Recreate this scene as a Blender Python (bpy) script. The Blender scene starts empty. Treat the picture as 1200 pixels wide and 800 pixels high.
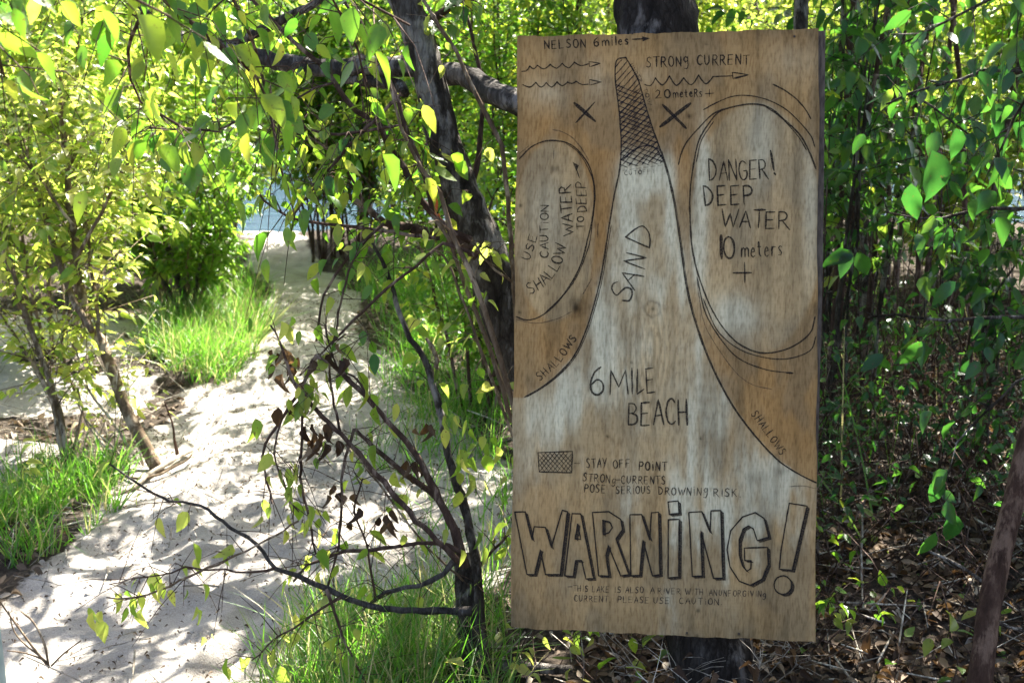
import bpy, math, random
import numpy as np
from mathutils import Matrix, Vector
rng = np.random.default_rng(7)
random.seed(7)
SC = bpy.context.scene
COL = SC.collection

# ------------------------------------------------------------------ camera, sky, sun, exposure
F = 1600.0
PITCH = math.radians(12)
CAM = np.array([0.0, 0.0, 1.4])
FW = np.array([0, math.cos(PITCH), -math.sin(PITCH)])
UP = np.array([0, math.sin(PITCH), math.cos(PITCH)])
RT = np.array([1.0, 0, 0])
cam_d = bpy.data.cameras.new('camera')
cam = bpy.data.objects.new('camera', cam_d)
COL.objects.link(cam)
cam.location = CAM
cam.rotation_euler = (math.pi/2-PITCH, 0, 0)
cam_d.sensor_width = 36
cam_d.lens = F/1200*36
cam_d.clip_start = 0.05
cam_d.clip_end = 2000
cam_d.dof.use_dof = True
cam_d.dof.focus_distance = 2.78
cam_d.dof.aperture_fstop = 9.0
SC.camera = cam
SUN_EL, SUN_AZ = math.radians(50), math.radians(24)   # azimuth clockwise from +Y
S = np.array([math.cos(SUN_EL)*math.sin(SUN_AZ), math.cos(SUN_EL)*math.cos(SUN_AZ), math.sin(SUN_EL)])
w = bpy.data.worlds.new('World')
SC.world = w
w.use_nodes = True
nt = w.node_tree
sky = nt.nodes.new('ShaderNodeTexSky')
sky.sky_type = 'NISHITA'
sky.sun_disc = False
sky.sun_elevation = SUN_EL
sky.sun_rotation = SUN_AZ
sky.dust_density = 4.0
sky.air_density = 0.7
nt.links.new(sky.outputs[0], nt.nodes['Background'].inputs[0])
nt.nodes['Background'].inputs[1].default_value = 0.09
sl = bpy.data.lights.new('sun', 'SUN')
sl.energy = 5.0
sl.angle = math.radians(0.4)
sl.color = (1.0, 0.95, 0.86)
so = bpy.data.objects.new('sun', sl)
COL.objects.link(so)
so.rotation_euler = Vector(-S).to_track_quat('-Z', 'Y').to_euler()
so.location = (3, 8, 10)
SC.view_settings.view_transform = 'Standard'
SC.view_settings.look = 'None'
SC.view_settings.gamma = 1
SC.view_settings.use_curve_mapping = False
SC.view_settings.exposure = 2.55
SC.cycles.max_bounces = 8
SC.cycles.diffuse_bounces = 5
SC.cycles.transmission_bounces = 6
SC.cycles.transparent_max_bounces = 8

# ------------------------------------------------------------------ small tools
def P(px, py, d):
    return CAM + d*(FW + RT*(px-600)/F - UP*(py-400)/F)

def proj(p):
    p = np.asarray(p) - CAM
    d = p @ FW
    dd = np.where(np.abs(d) < 1e-6, 1e-6, d)
    return 600+F*(p @ RT)/dd, 400-F*(p @ UP)/dd, d

def nrm(v):
    v = np.asarray(v, float)
    return v/np.maximum(np.linalg.norm(v, axis=-1, keepdims=True), 1e-9)

LAT = np.random.default_rng(3).random((256, 256))
def vnoise(x, y):
    x = np.asarray(x, float); y = np.asarray(y, float)
    xi = np.floor(x).astype(int); yi = np.floor(y).astype(int)
    fx = x-xi; fy = y-yi
    fx = fx*fx*(3-2*fx); fy = fy*fy*(3-2*fy)
    a = LAT[xi % 256, yi % 256]; b = LAT[(xi+1) % 256, yi % 256]
    c = LAT[xi % 256, (yi+1) % 256]; d = LAT[(xi+1) % 256, (yi+1) % 256]
    return (a*(1-fx)+b*fx)*(1-fy)+(c*(1-fx)+d*fx)*fy
def fbm(x, y, o=4):
    s = 0; a = .5; t = 0
    for i in range(o):
        s = s+a*vnoise(x*2**i+i*17.3, y*2**i+i*9.1); t += a; a *= .5
    return s/t
def sstep(a, b, x):
    t = np.clip((np.asarray(x, float)-a)/(b-a), 0, 1)
    return t*t*(3-2*t)

# path edges (y distance from camera -> left and right x), read off at ground level
def ground_hit(px, py, z=0.0):
    d = FW + RT*(px-600)/F - UP*(py-400)/F
    t = (z-CAM[2])/d[2]
    return CAM+t*d
_l = [(900, -260), (800, -120), (740, -60), (700, -10), (650, 70), (600, 120), (550, 150), (500, 150), (470, 215), (440, 265), (400, 305), (350, 322), (300, 300), (275, 292), (262, 290)]
_r = [(900, 300), (800, 352), (740, 400), (700, 560), (650, 620), (600, 610), (550, 585), (500, 520), (470, 480), (440, 462), (400, 440), (350, 416), (300, 372), (275, 352), (262, 348)]
PY = np.array([ground_hit(x, y)[1] for y, x in _l])
PL = np.array([ground_hit(x, y)[0] for y, x in _l])
PR = np.array([ground_hit(x, y)[0] for y, x in _r])
def sandmask(x, y):
    l = np.interp(y, PY, PL); r = np.interp(y, PY, PR)
    n = (fbm(x*3, y*3)-.5)*.35
    m = sstep(-.10, .10, np.minimum(x-l, r-x)+n)
    left = sstep(-4.5, -2.5, -np.abs(x+2.6)*1.2)*sstep(3.6, 4.2, y)*(1-sstep(6.2, 7.5, y))*np.where(x < l+.1, 1, 0)
    return np.maximum(m, left*sstep(.42, .6, fbm(x*2.2+5, y*2.2)))
_fr = np.random.default_rng(21)
FP = []
for _k in range(90):
    _y = _fr.uniform(2.9, 7.5); _x = np.interp(_y, PY, PL)*(_u := _fr.uniform(.1, .85))+np.interp(_y, PY, PR)*(1-_u)
    FP.append((_x, _y, _fr.normal(-.25, .35), _fr.uniform(.008, .018)))
def gh(x, y):
    x = np.asarray(x, float); y = np.asarray(y, float)
    l = np.interp(y, PY, PL); r = np.interp(y, PY, PR)
    out = np.maximum(np.maximum(l-x, x-r), 0)
    h = np.asarray(.10*sstep(0, 1.2, out)*sstep(2.2, 4, y))
    h = h+(fbm(x*.8, y*.8)-.5)*.10*sstep(2, 5, y+np.abs(x))
    h = h+(fbm(x*4+3, y*4)-.5)*.06+(fbm(x*12, y*12, 3)-.5)*.034
    for fx_, fy_, fa, fd in FP:
        if h.size < 3 and abs(float(np.ravel(x)[0])-fx_)+abs(float(np.ravel(y)[0])-fy_) > .5: continue
        dx = x-fx_; dy = y-fy_; u = (dx*math.cos(fa)+dy*math.sin(fa))/.045; v = (-dx*math.sin(fa)+dy*math.cos(fa))/.12
        q = u*u+v*v; h = h-fd*np.exp(-q*q)+fd*.5*np.exp(-(np.sqrt(q)-1.35)**2*9)
    h = h-1.6*sstep(10.6, 15, y)
    h = h+np.where(y > 26, (y-26)*.28, 0)*sstep(26, 40, y)+2.2*sstep(26, 31, y)
    return h

def new_obj(name, me, parent=None, origin=None):
    o = bpy.data.objects.new(name, me)
    COL.objects.link(o)
    if parent is not None:
        o.parent = parent
    return o
def thing(name, label, cat, loc, group=None):
    o = bpy.data.objects.new(name, None)
    COL.objects.link(o)
    o.location = tuple(float(v) for v in loc)
    o.empty_display_size = .1
    o['label'] = label; o['category'] = cat
    if group: o['group'] = group
    return o
def org(parent):
    return np.array(parent.location) if parent is not None else np.zeros(3)
def mesh_obj(name, V, Fc, mat, parent=None, smooth=True, kind=None, attr=None, lengths=None):
    """V world verts, Fc list of faces (mixed) or (m,k) array"""
    V = np.asarray(V, float)-org(parent)
    me = bpy.data.meshes.new(name)
    if isinstance(Fc, np.ndarray):
        m, k = Fc.shape
        me.vertices.add(len(V)); me.vertices.foreach_set('co', V.astype(np.float32).ravel())
        me.loops.add(m*k); me.loops.foreach_set('vertex_index', Fc.astype(np.int32).ravel())
        me.polygons.add(m); me.polygons.foreach_set('loop_start', np.arange(0, m*k, k, dtype=np.int32))
        me.update(calc_edges=True)
    else:
        me.from_pydata([tuple(v) for v in V], [], Fc)
    if attr is not None:
        for an, typ, data in attr:
            a = me.attributes.new(an, typ, 'POINT')
            key = {'FLOAT': 'value', 'FLOAT_VECTOR': 'vector', 'FLOAT_COLOR': 'color'}[typ]
            a.data.foreach_set(key, np.asarray(data, np.float32).ravel())
    me.polygons.foreach_set('use_smooth', np.full(len(me.polygons), smooth))
    me.materials.append(mat)
    me.update()
    o = new_obj(name, me, parent)
    if kind: o['kind'] = kind
    return o

def catmull(pts, step):
    pts = np.asarray(pts, float)
    if len(pts) < 3:
        n = max(2, int(np.linalg.norm(pts[-1, :3]-pts[0, :3])/step)+1)
        t = np.linspace(0, 1, n)[:, None]
        return pts[0]*(1-t)+pts[-1]*t
    E = np.vstack([2*pts[0]-pts[1], pts, 2*pts[-1]-pts[-2]])
    out = []
    for i in range(1, len(E)-2):
        n = max(1, int(np.linalg.norm(E[i+1][:3]-E[i][:3])/step))
        for k in range(n):
            t = k/n
            out.append(.5*((2*E[i])+(-E[i-1]+E[i+1])*t+(2*E[i-1]-5*E[i]+4*E[i+1]-E[i+2])*t*t+(-E[i-1]+3*E[i]-3*E[i+1]+E[i+2])*t**3))
    out.append(pts[-1])
    return np.array(out)

class MB:
    def __init__(self): self.V = []; self.F = []; self.n = 0
    def add(self, V, Fq):
        self.V.append(np.asarray(V)); self.F.append(np.asarray(Fq)+self.n); self.n += len(V)
    def tube(self, pts, sides=6, rough=0.0, step=None, wob=0.0):
        """pts rows (x,y,z,r)"""
        pts = np.asarray(pts, float)
        L = np.linalg.norm(np.diff(pts[:, :3], axis=0), axis=1).sum()
        c = catmull(pts, step or max(L/14, .012))
        if wob:
            j = rng.normal(0, wob, (len(c), 3)); j[0] = 0
            c[:, :3] += j
        n = len(c)
        T = nrm(np.gradient(c[:, :3], axis=0))
        ref = np.array([.31, .17, .93]) if abs(T[0] @ np.array([0, 0, 1.])) < .9 else np.array([1., .1, 0])
        ang = np.linspace(0, 2*math.pi, sides, endpoint=False)
        V = np.zeros((n, sides, 3))
        u = nrm(np.cross(T[0], ref))
        for i in range(n):
            u = nrm(u-T[i]*(u @ T[i])); v = np.cross(T[i], u)
            r = max(c[i, 3], .0004)*(1+rough*(rng.random(sides)-.5)*2)
            V[i] = c[i, :3]+np.outer(np.cos(ang)*r, u)+np.outer(np.sin(ang)*r, v)
        Fq = []
        i = np.arange(n-1)[:, None]; k = np.arange(sides)[None]
        a = i*sides+k; b = i*sides+(k+1) % sides
        Fq = np.stack([a, b, b+sides, a+sides], -1).reshape(-1, 4)
        V = V.reshape(-1, 3)
        # end caps as degenerate-free centre fans (quads with a doubled centre avoided: use extra ring of tiny radius)
        tip = V[-sides:]*.05+c[-1, :3]*.95; base = V[:sides]*.05+c[0, :3]*.95
        V = np.vstack([V, tip, base])
        nb = n*sides
        kk = np.arange(sides); k2 = (kk+1) % sides
        Fq = np.vstack([Fq, np.stack([(n-1)*sides+kk, (n-1)*sides+k2, nb+k2, nb+kk], -1),
                        np.stack([k2, kk, nb+sides+kk, nb+sides+k2], -1)])
        self.add(V, Fq)
        return c
    def build(self, name, mat, parent=None, kind=None, smooth=True):
        if not self.V: return None
        return mesh_obj(name, np.vstack(self.V), np.vstack(self.F), mat, parent, smooth, kind)

def px_path(rows, d=None):
    """rows (px,py,depth,width_px) -> world rows (x,y,z,r)"""
    out = []
    for r in rows:
        if d is None: x, y, dep, wd = r
        else:
            x, y, wd = r; dep = d
        out.append([*P(x, y, dep), wd*.5*dep/F])
    return np.array(out)

# ------------------------------------------------------------------ materials
def mat(name):
    m = bpy.data.materials.new(name); m.use_nodes = True
    nt = m.node_tree
    return m, nt, nt.nodes['Principled BSDF'], nt.nodes['Material Output']
def N(nt, t, **kw):
    n = nt.nodes.new(t)
    for k, v in kw.items(): setattr(n, k, v)
    return n
def ramp(nt, stops):
    r = N(nt, 'ShaderNodeValToRGB')
    e = r.color_ramp.elements
    while len(e) > 1: e.remove(e[0])
    e[0].position = stops[0][0]; e[0].color = (*stops[0][1], 1)
    for p, c in stops[1:]:
        q = e.new(p); q.color = (*c, 1)
    return r
def leaf_mat(name, stops, tstops, tr=.45, rough=.32, spec=.55):
    m, nt, b, out = mat(name)
    L = nt.links.new
    at = N(nt, 'ShaderNodeAttribute'); at.attribute_name = 'leafdat'
    sp = N(nt, 'ShaderNodeSeparateXYZ'); L(at.outputs['Vector'], sp.inputs[0])
    r1 = ramp(nt, stops); r2 = ramp(nt, tstops)
    # blotches and veins
    geo = N(nt, 'ShaderNodeNewGeometry')
    no = N(nt, 'ShaderNodeTexNoise'); no.inputs['Scale'].default_value = 45; L(geo.outputs['Position'], no.inputs['Vector'])
    ab = N(nt, 'ShaderNodeMath', operation='ABSOLUTE'); L(sp.outputs[0], ab.inputs[0])
    m1 = N(nt, 'ShaderNodeMath', operation='MULTIPLY_ADD'); L(ab.outputs[0], m1.inputs[0]); m1.inputs[1].default_value = -.9; L(sp.outputs[1], m1.inputs[2])
    m2 = N(nt, 'ShaderNodeMath', operation='MULTIPLY'); L(m1.outputs[0], m2.inputs[0]); m2.inputs[1].default_value = 44
    sn = N(nt, 'ShaderNodeMath', operation='SINE'); L(m2.outputs[0], sn.inputs[0])
    gt = N(nt, 'ShaderNodeMapRange'); L(sn.outputs[0], gt.inputs[0]); gt.inputs[1].default_value = .75; gt.inputs[2].default_value = 1; gt.inputs[3].default_value = 0; gt.inputs[4].default_value = .35
    md = N(nt, 'ShaderNodeMapRange'); L(ab.outputs[0], md.inputs[0]); md.inputs[1].default_value = .0; md.inputs[2].default_value = .05; md.inputs[3].default_value = .5; md.inputs[4].default_value = 0
    mx = N(nt, 'ShaderNodeMath', operation='MAXIMUM'); L(gt.outputs[0], mx.inputs[0]); L(md.outputs[0], mx.inputs[1])
    ti = N(nt, 'ShaderNodeMath', operation='MULTIPLY_ADD'); L(no.outputs[0], ti.inputs[0]); ti.inputs[1].default_value = .3; 
    ts = N(nt, 'ShaderNodeMath', operation='SUBTRACT'); L(sp.outputs[2], ts.inputs[0]); ts.inputs[1].default_value = .15
    L(ts.outputs[0], ti.inputs[2])
    tv = N(nt, 'ShaderNodeMath', operation='MULTIPLY_ADD'); L(mx.outputs[0], tv.inputs[0]); tv.inputs[1].default_value = .35; L(ti.outputs[0], tv.inputs[2])
    L(tv.outputs[0], r1.inputs[0]); L(ti.outputs[0], r2.inputs[0])
    sn2 = N(nt, 'ShaderNodeTexNoise'); sn2.inputs['Scale'].default_value = 150; sn2.inputs['Detail'].default_value = 3; L(geo.outputs['Position'], sn2.inputs['Vector'])
    sp2 = N(nt, 'ShaderNodeMapRange'); L(sn2.outputs[0], sp2.inputs[0]); sp2.inputs[1].default_value = .64; sp2.inputs[2].default_value = .70; sp2.inputs[4].default_value = .8
    k1 = N(nt, 'ShaderNodeMix', data_type='RGBA'); L(sp2.outputs[0], k1.inputs[0]); L(r1.outputs[0], k1.inputs[6]); k1.inputs[7].default_value = (.12, .07, .03, 1)
    k2 = N(nt, 'ShaderNodeMix', data_type='RGBA'); L(sp2.outputs[0], k2.inputs[0]); L(r2.outputs[0], k2.inputs[6]); k2.inputs[7].default_value = (.18, .10, .03, 1)
    L(k1.outputs[2], b.inputs['Base Color'])
    b.inputs['Roughness'].default_value = rough
    b.inputs['Specular IOR Level'].default_value = spec
    bp = N(nt, 'ShaderNodeBump'); bp.inputs['Strength'].default_value = .25; bp.inputs['Distance'].default_value = .002
    L(mx.outputs[0], bp.inputs['Height']); L(bp.outputs[0], b.inputs['Normal'])
    tb = N(nt, 'ShaderNodeBsdfTranslucent'); L(k2.outputs[2], tb.inputs[0])
    ms = N(nt, 'ShaderNodeMixShader'); ms.inputs[0].default_value = tr
    L(b.outputs[0], ms.inputs[1]); L(tb.outputs[0], ms.inputs[2]); L(ms.outputs[0], out.inputs[0])
    return m
GREEN = leaf_mat('leaf_green', [(0, (.025, .07, .018)), (.5, (.06, .14, .022)), (1, (.18, .24, .035))],
                 [(0, (.07, .28, .02)), (.5, (.24, .50, .03)), (.85, (.50, .66, .05)), (1, (.78, .78, .08))], tr=.48)
YELLOW = leaf_mat('leaf_yellow_green', [(0, (.05, .11, .02)), (.5, (.13, .20, .035)), (1, (.28, .28, .06))],
                  [(0, (.14, .38, .03)), (.5, (.38, .60, .05)), (1, (.85, .86, .18))], tr=.55)
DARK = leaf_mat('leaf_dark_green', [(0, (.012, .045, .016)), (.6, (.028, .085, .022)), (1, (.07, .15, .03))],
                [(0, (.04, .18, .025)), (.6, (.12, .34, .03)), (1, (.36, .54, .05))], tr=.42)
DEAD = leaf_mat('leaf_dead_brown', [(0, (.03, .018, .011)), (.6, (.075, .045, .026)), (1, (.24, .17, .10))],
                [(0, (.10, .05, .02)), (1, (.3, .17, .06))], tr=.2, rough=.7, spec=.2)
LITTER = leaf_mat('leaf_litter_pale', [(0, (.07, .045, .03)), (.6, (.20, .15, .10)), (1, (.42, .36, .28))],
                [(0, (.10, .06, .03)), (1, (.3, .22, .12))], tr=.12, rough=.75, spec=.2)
ORANGE = leaf_mat('leaf_orange', [(0, (.5, .08, .02)), (1, (.6, .14, .04))], [(0, (.7, .12, .03)), (1, (.8, .2, .04))], tr=.4)
GRASS = leaf_mat('grass_green', [(0, (.03, .09, .012)), (.5, (.06, .17, .02)), (.78, (.14, .22, .05)), (1, (.42, .36, .18))],
                 [(0, (.10, .36, .02)), (.6, (.24, .58, .04)), (1, (.6, .55, .22))], tr=.45)

def bark_mat(name, c0, c1, c2, scale=30, bump=.6):
    m, nt, b, out = mat(name); L = nt.links.new
    geo = N(nt, 'ShaderNodeNewGeometry')
    mp = N(nt, 'ShaderNodeMapping'); mp.inputs['Scale'].default_value = (1, 1, .28); L(geo.outputs['Position'], mp.inputs[0])
    n1 = N(nt, 'ShaderNodeTexNoise'); n1.inputs['Scale'].default_value = scale; n1.inputs['Detail'].default_value = 8; n1.inputs['Roughness'].default_value = .65; L(mp.outputs[0], n1.inputs['Vector'])
    vo = N(nt, 'ShaderNodeTexVoronoi'); vo.feature = 'DISTANCE_TO_EDGE'; vo.inputs['Scale'].default_value = scale*1.9
    wv_ = N(nt, 'ShaderNodeMixRGB', blend_type='ADD'); wv_.inputs[0].default_value = .055; L(mp.outputs[0], wv_.inputs[1]); L(n1.outputs['Color'], wv_.inputs[2]); L(wv_.outputs[0], vo.inputs['Vector'])
    n2 = N(nt, 'ShaderNodeTexNoise'); n2.inputs['Scale'].default_value = 9; n2.inputs['Detail'].default_value = 5; L(geo.outputs['Position'], n2.inputs['Vector'])
    r = ramp(nt, [(.3, c0), (.5, c1), (.7, c2)]); L(n1.outputs[0], r.inputs[0])
    pr = ramp(nt, [(.56, (0, 0, 0)), (.66, (1, 1, 1))]); pm = N(nt, 'ShaderNodeMath', operation='MULTIPLY_ADD'); L(n1.outputs[0], pm.inputs[0]); pm.inputs[1].default_value = .9; pa = N(nt, 'ShaderNodeMath', operation='SUBTRACT'); L(n2.outputs[0], pa.inputs[0]); pa.inputs[1].default_value = .45; L(pa.outputs[0], pm.inputs[2]); L(pm.outputs[0], pr.inputs[0])
    mx = N(nt, 'ShaderNodeMix', data_type='RGBA'); L(pr.outputs[0], mx.inputs[0]); L(r.outputs[0], mx.inputs[6]); mx.inputs[7].default_value = (*[v*1.5+.02 for v in c2], 1)
    ck = ramp(nt, [(.02, (.25, .22, .2)), (.16, (1, 1, 1))]); L(vo.outputs[0], ck.inputs[0])
    mk = N(nt, 'ShaderNodeMix', data_type='RGBA', blend_type='MULTIPLY'); mk.inputs[0].default_value = .55 if scale < 40 else .2; L(mx.outputs[2], mk.inputs[6]); L(ck.outputs[0], mk.inputs[7])
    L(mk.outputs[2], b.inputs['Base Color']); b.inputs['Roughness'].default_value = .9; b.inputs['Specular IOR Level'].default_value = .15
    
    if 'red' in name: mx.inputs[7].default_value = (*[v*1.1 for v in c2], 1)
    ad = N(nt, 'ShaderNodeMath', operation='MULTIPLY_ADD'); L(vo.outputs[0], ad.inputs[0]); ad.inputs[1].default_value = 1.5; L(n1.outputs[0], ad.inputs[2])
    bp = N(nt, 'ShaderNodeBump'); bp.inputs['Strength'].default_value = bump; bp.inputs['Distance'].default_value = .012
    L(ad.outputs[0], bp.inputs['Height']); L(bp.outputs[0], b.inputs['Normal'])
    return m
BARK_DARK = bark_mat('bark_dark', (.022, .017, .013), (.085, .07, .055), (.22, .20, .17), 28, 1.0)
BARK_SHADOWY = bark_mat('bark_almost_black', (.014, .011, .009), (.045, .037, .03), (.12, .105, .09), 28, 1.0)
BARK_GREY = bark_mat('bark_grey', (.035, .03, .026), (.09, .08, .07), (.20, .18, .16), 26, 1.0)
BARK_TAN = bark_mat('bark_tan', (.08, .05, .03), (.17, .12, .075), (.28, .22, .15), 60, .4)
BARK_BROWN = bark_mat('bark_brown', (.04, .024, .018), (.09, .055, .04), (.17, .12, .09), 60, .5)
BARK_RED = bark_mat('bark_red_brown', (.03, .017, .011), (.075, .042, .028), (.17, .11, .075), 50, .5)
STALK = bark_mat('stalk_pale', (.16, .13, .10), (.32, .28, .22), (.5, .46, .38), 60, .3)

# ------------------------------------------------------------------ leaf templates (length 1 along +Y, normal +Z)
def leaf_tmpl(wd=.30, fold=.25, curl=.25, twist=0., stations=((.12, .62), (.33, 1.), (.62, .78), (.85, .34)), pet=.22):
    V = [(0, -pet, .02), (.012, -pet, .02), (0, 0, 0)]; UV = [(0, 0), (0, 0), (0, 0)]
    Fc = [(0, 1, 2)]
    def bend(x, y, z):
        a = curl*y; zz = z-curl*y*y*.6
        return (x+twist*y*z, y*(1-.12*abs(curl)*y), zz)
    rows = []
    for v, ww in stations:
        i = len(V); h = fold*wd*ww
        V += [bend(-wd*ww, v, h), bend(0, v, 0), bend(wd*ww, v, h*(1+.4*math.sin(v*9)))]
        UV += [(-wd*ww, v), (0, v), (wd*ww, v)]; rows.append(i)
    V.append(bend(0, 1, 0)); UV.append((0, 1)); tip = len(V)-1
    a = rows[0]; Fc += [(2, a+1, a), (2, a+2, a+1)]
    for p, q in zip(rows, rows[1:]):
        Fc += [(p, p+1, q+1), (p, q+1, q), (p+1, p+2, q+2), (p+1, q+2, q+1)]
    z = rows[-1]; Fc += [(z, z+1, tip), (z+1, z+2, tip)]
    return np.array(V, float), np.array(Fc), np.array(UV, float)
HI = [leaf_tmpl(.27, .3, .3), leaf_tmpl(.23, .15, -.25, .4), leaf_tmpl(.29, .6, .5, -.5), leaf_tmpl(.21, .2, .8), leaf_tmpl(.25, .9, .4, .6), leaf_tmpl(.22, .5, 1.1)]
SLIM = [leaf_tmpl(.19, .3, .4), leaf_tmpl(.22, .2, .1), leaf_tmpl(.2, .5, .7)]
CRUMP = [leaf_tmpl(.22, 1.3, 1.0), leaf_tmpl(.26, 1.0, .8, .8)]
LO = [leaf_tmpl(.27, .3, .3, stations=((.35, 1.),), pet=0)]
def blade_tmpl(bend, n=4):
    V = []; UV = []; Fc = []
    for i in range(n):
        v = i/n; wd = .5*(1-v**2*.8)
        V += [(-wd, v*(1-.25*bend*v), bend*v*v), (wd, v*(1-.25*bend*v), bend*v*v)]; UV += [(-.3, v), (.3, v)]
    V.append((0, 1-.25*bend, bend)); UV.append((0, 1))
    for i in range(n-1):
        a = 2*i; Fc += [(a, a+1, a+3), (a, a+3, a+2)]
    Fc.append((2*n-2, 2*n-1, 2*n))
    return np.array(V, float), np.array(Fc), np.array(UV, float)
BLADES = [blade_tmpl(.15), blade_tmpl(.5), blade_tmpl(.9)]

def frames(D, Nn):
    D = nrm(D); Nn = nrm(Nn-D*(D*Nn).sum(-1, keepdims=True)); X = np.cross(D, Nn)
    return np.stack([X, D, Nn], -1)      # columns
def join_leaves(name, tmpls, M, B, tint, m, parent=None, kind='stuff'):
    if len(B) == 0: return None
    which = rng.integers(0, len(tmpls), len(B))
    VV = []; FF = []; AA = []; off = 0
    for k, (T, Fc, UV) in enumerate(tmpls):
        s = which == k
        if not s.any(): continue
        v = np.einsum('mij,nj->mni', M[s], T)+B[s][:, None]
        mm, nn = v.shape[:2]
        VV.append(v.reshape(-1, 3))
        FF.append((Fc[None]+np.arange(mm)[:, None, None]*nn+off).reshape(-1, 3)); off += mm*nn
        a = np.zeros((mm, nn, 3)); a[..., :2] = UV[None]; a[..., 2] = tint[s][:, None]
        AA.append(a.reshape(-1, 3))
    return mesh_obj(name, np.vstack(VV), np.vstack(FF), m, parent, True, kind, attr=[('leafdat', 'FLOAT_VECTOR', np.vstack(AA))])
_leafmesh = {}
def leaf_mesh(tmpls, ti, tq, m):
    key = (id(tmpls), ti, tq, m.name)
    if key not in _leafmesh:
        T, Fc, UV = tmpls[ti]
        o = mesh_obj('leaf', T, Fc, m, None, True, None, attr=[('leafdat', 'FLOAT_VECTOR', np.column_stack([UV, np.full(len(UV), (tq+.5)/6)]))])
        me = o.data; bpy.data.objects.remove(o); _leafmesh[key] = me
    return _leafmesh[key]
SUNLIT_KEEP = None
def add_leaves(root, Lf, tmpls, m, limit=250, minpx=10, foliage='foliage', maxd=9):
    """Lf: dict(B,M,t) ; the largest in view become leaf objects, the rest one foliage mesh"""
    B, M, t = Lf
    if len(B) == 0: return
    x, y, d = proj(B+M[:, :, 1]*.5)
    size = np.linalg.norm(M[:, :, 1], axis=1)*F/np.maximum(d, .1)
    ok = (d > .3) & (d < maxd) & (x > -5) & (x < 1205) & (y > -5) & (y < 805) & (size*1.0 >= minpx)
    idx = np.where(ok)[0]
    idx = idx[np.argsort(-size[idx])][:limit]
    sel = np.zeros(len(B), bool); sel[idx] = True
    o0 = org(root)
    for i in idx:
        me = leaf_mesh(tmpls, int(rng.integers(len(tmpls))), int(np.clip(t[i]*6, 0, 5)), m)
        o = bpy.data.objects.new('leaf', me); COL.objects.link(o); o.parent = root
        q = np.eye(4); q[:3, :3] = M[i]; q[:3, 3] = B[i]-o0
        o.matrix_basis = Matrix(q.tolist())
    r = ~sel
    if r.any(): join_leaves(foliage, tmpls, M[r], B[r], t[r], m, root)

def rand_dirs(n): return nrm(rng.normal(size=(n, 3)))
def leaf_set(B, out, size, droop=.5, spread=.7, upn=1.0, tint=(.2, .8), sizevar=.3):
    n = len(B)
    D = nrm(out+rand_dirs(n)*spread+np.array([0, 0, -droop]))
    Nn = nrm(rand_dirs(n)*.8+np.array([0, -.1, upn]))
    s = size*(1+sizevar*rng.uniform(-1, 1, n))
    M = frames(D, Nn)*s[:, None, None]
    t = np.clip(rng.normal((tint[0]+tint[1])/2, (tint[1]-tint[0])/3, n), 0, 1)
    return B, M, t
def cat(*sets):
    return tuple(np.concatenate([s[i] for s in sets]) for i in range(3))

# how much of the ground the unseen leaves should shade, by where shadows land
def shade_amount(x, y):
    px, py, d = proj(np.stack([x, y, np.zeros_like(x)], -1))
    p = np.full(x.shape, .62)
    p = np.where((py > 590) & (px < 600), .56, p)
    p = np.where((py > 440) & (py <= 590) & (px < 560), .22, p)
    p = np.where((py > 440) & (py <= 620) & (px > 400) & (px < 620), .55, p)
    p = np.where((py <= 440) & (py > 320) & (px > 250) & (px < 480), .5, p)
    p = np.where((py <= 340) & (px < 480), .15, p)
    p = np.where((py <= 440) & (px <= 250), .12, p)
    p = np.where((py <= 520) & (px <= 130), .12, p)
    p = np.where((px > 480) & (py <= 440), .35, p)
    p = np.where(px > 600, .76, p)
    p = np.where((py <= 350) & (px > 560), .08, p)
    p = np.where((py <= 462) & (px > 985), .03, p)
    p = np.where((py > 800), .58, p)
    return p
def gap_filter(B):  # drops leaves so sun patches land where shade_amount asks
    k = B[:, 2]/S[2]
    x = B[:, 0]-S[0]*k; y = B[:, 1]-S[1]*k
    n = fbm(x*8.5+40, y*6.5+11, 3)
    n8 = fbm(x*13+7, y*10+3, 3); n = np.where(proj(np.stack([x, y, 0*x], -1))[1] > 560, n8, n)
    n = (n-.5)*1.9+.5
    m_ = (fbm(x*13+4, y*10, 2)-.5)*2+.5
    n = np.where(proj(np.stack([x, y, 0*x], -1))[0] > 600, m_, n)
    return n < shade_amount(x, y)

# ------------------------------------------------------------------ ground, water, far shore
def axis(a, b, dense0, dense1, step, grow=1.13):
    v = list(np.arange(dense0, dense1, step)); s = step; x = dense0
    lo = []
    while x > a: s *= grow; x -= s; lo.append(x)
    s = step; x = v[-1]; hi = []
    while x < b: s *= grow; x += s; hi.append(x)
    return np.array(lo[::-1]+v+hi)
gx = axis(-400, 400, -3.2, 2.6, .022); gy = axis(-4, 700, 2.6, 6.5, .022, 1.03)
X, Y = np.meshgrid(gx, gy)
Z = gh(X, Y)
nx, ny = len(gx), len(gy)
i, j = np.meshgrid(np.arange(nx-1), np.arange(ny-1))
a = (j*nx+i).ravel()
Fq = np.stack([a, a+1, a+nx+1, a+nx], -1)
SM = sandmask(X, Y)
m, nt, b, out = mat('sand_and_leaf_litter'); L = nt.links.new
at = N(nt, 'ShaderNodeAttribute'); at.attribute_name = 'sand'
geo = N(nt, 'ShaderNodeNewGeometry')
n1 = N(nt, 'ShaderNodeTexNoise'); n1.inputs['Scale'].default_value = 7; n1.inputs['Detail'].default_value = 8; L(geo.outputs['Position'], n1.inputs['Vector'])
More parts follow.
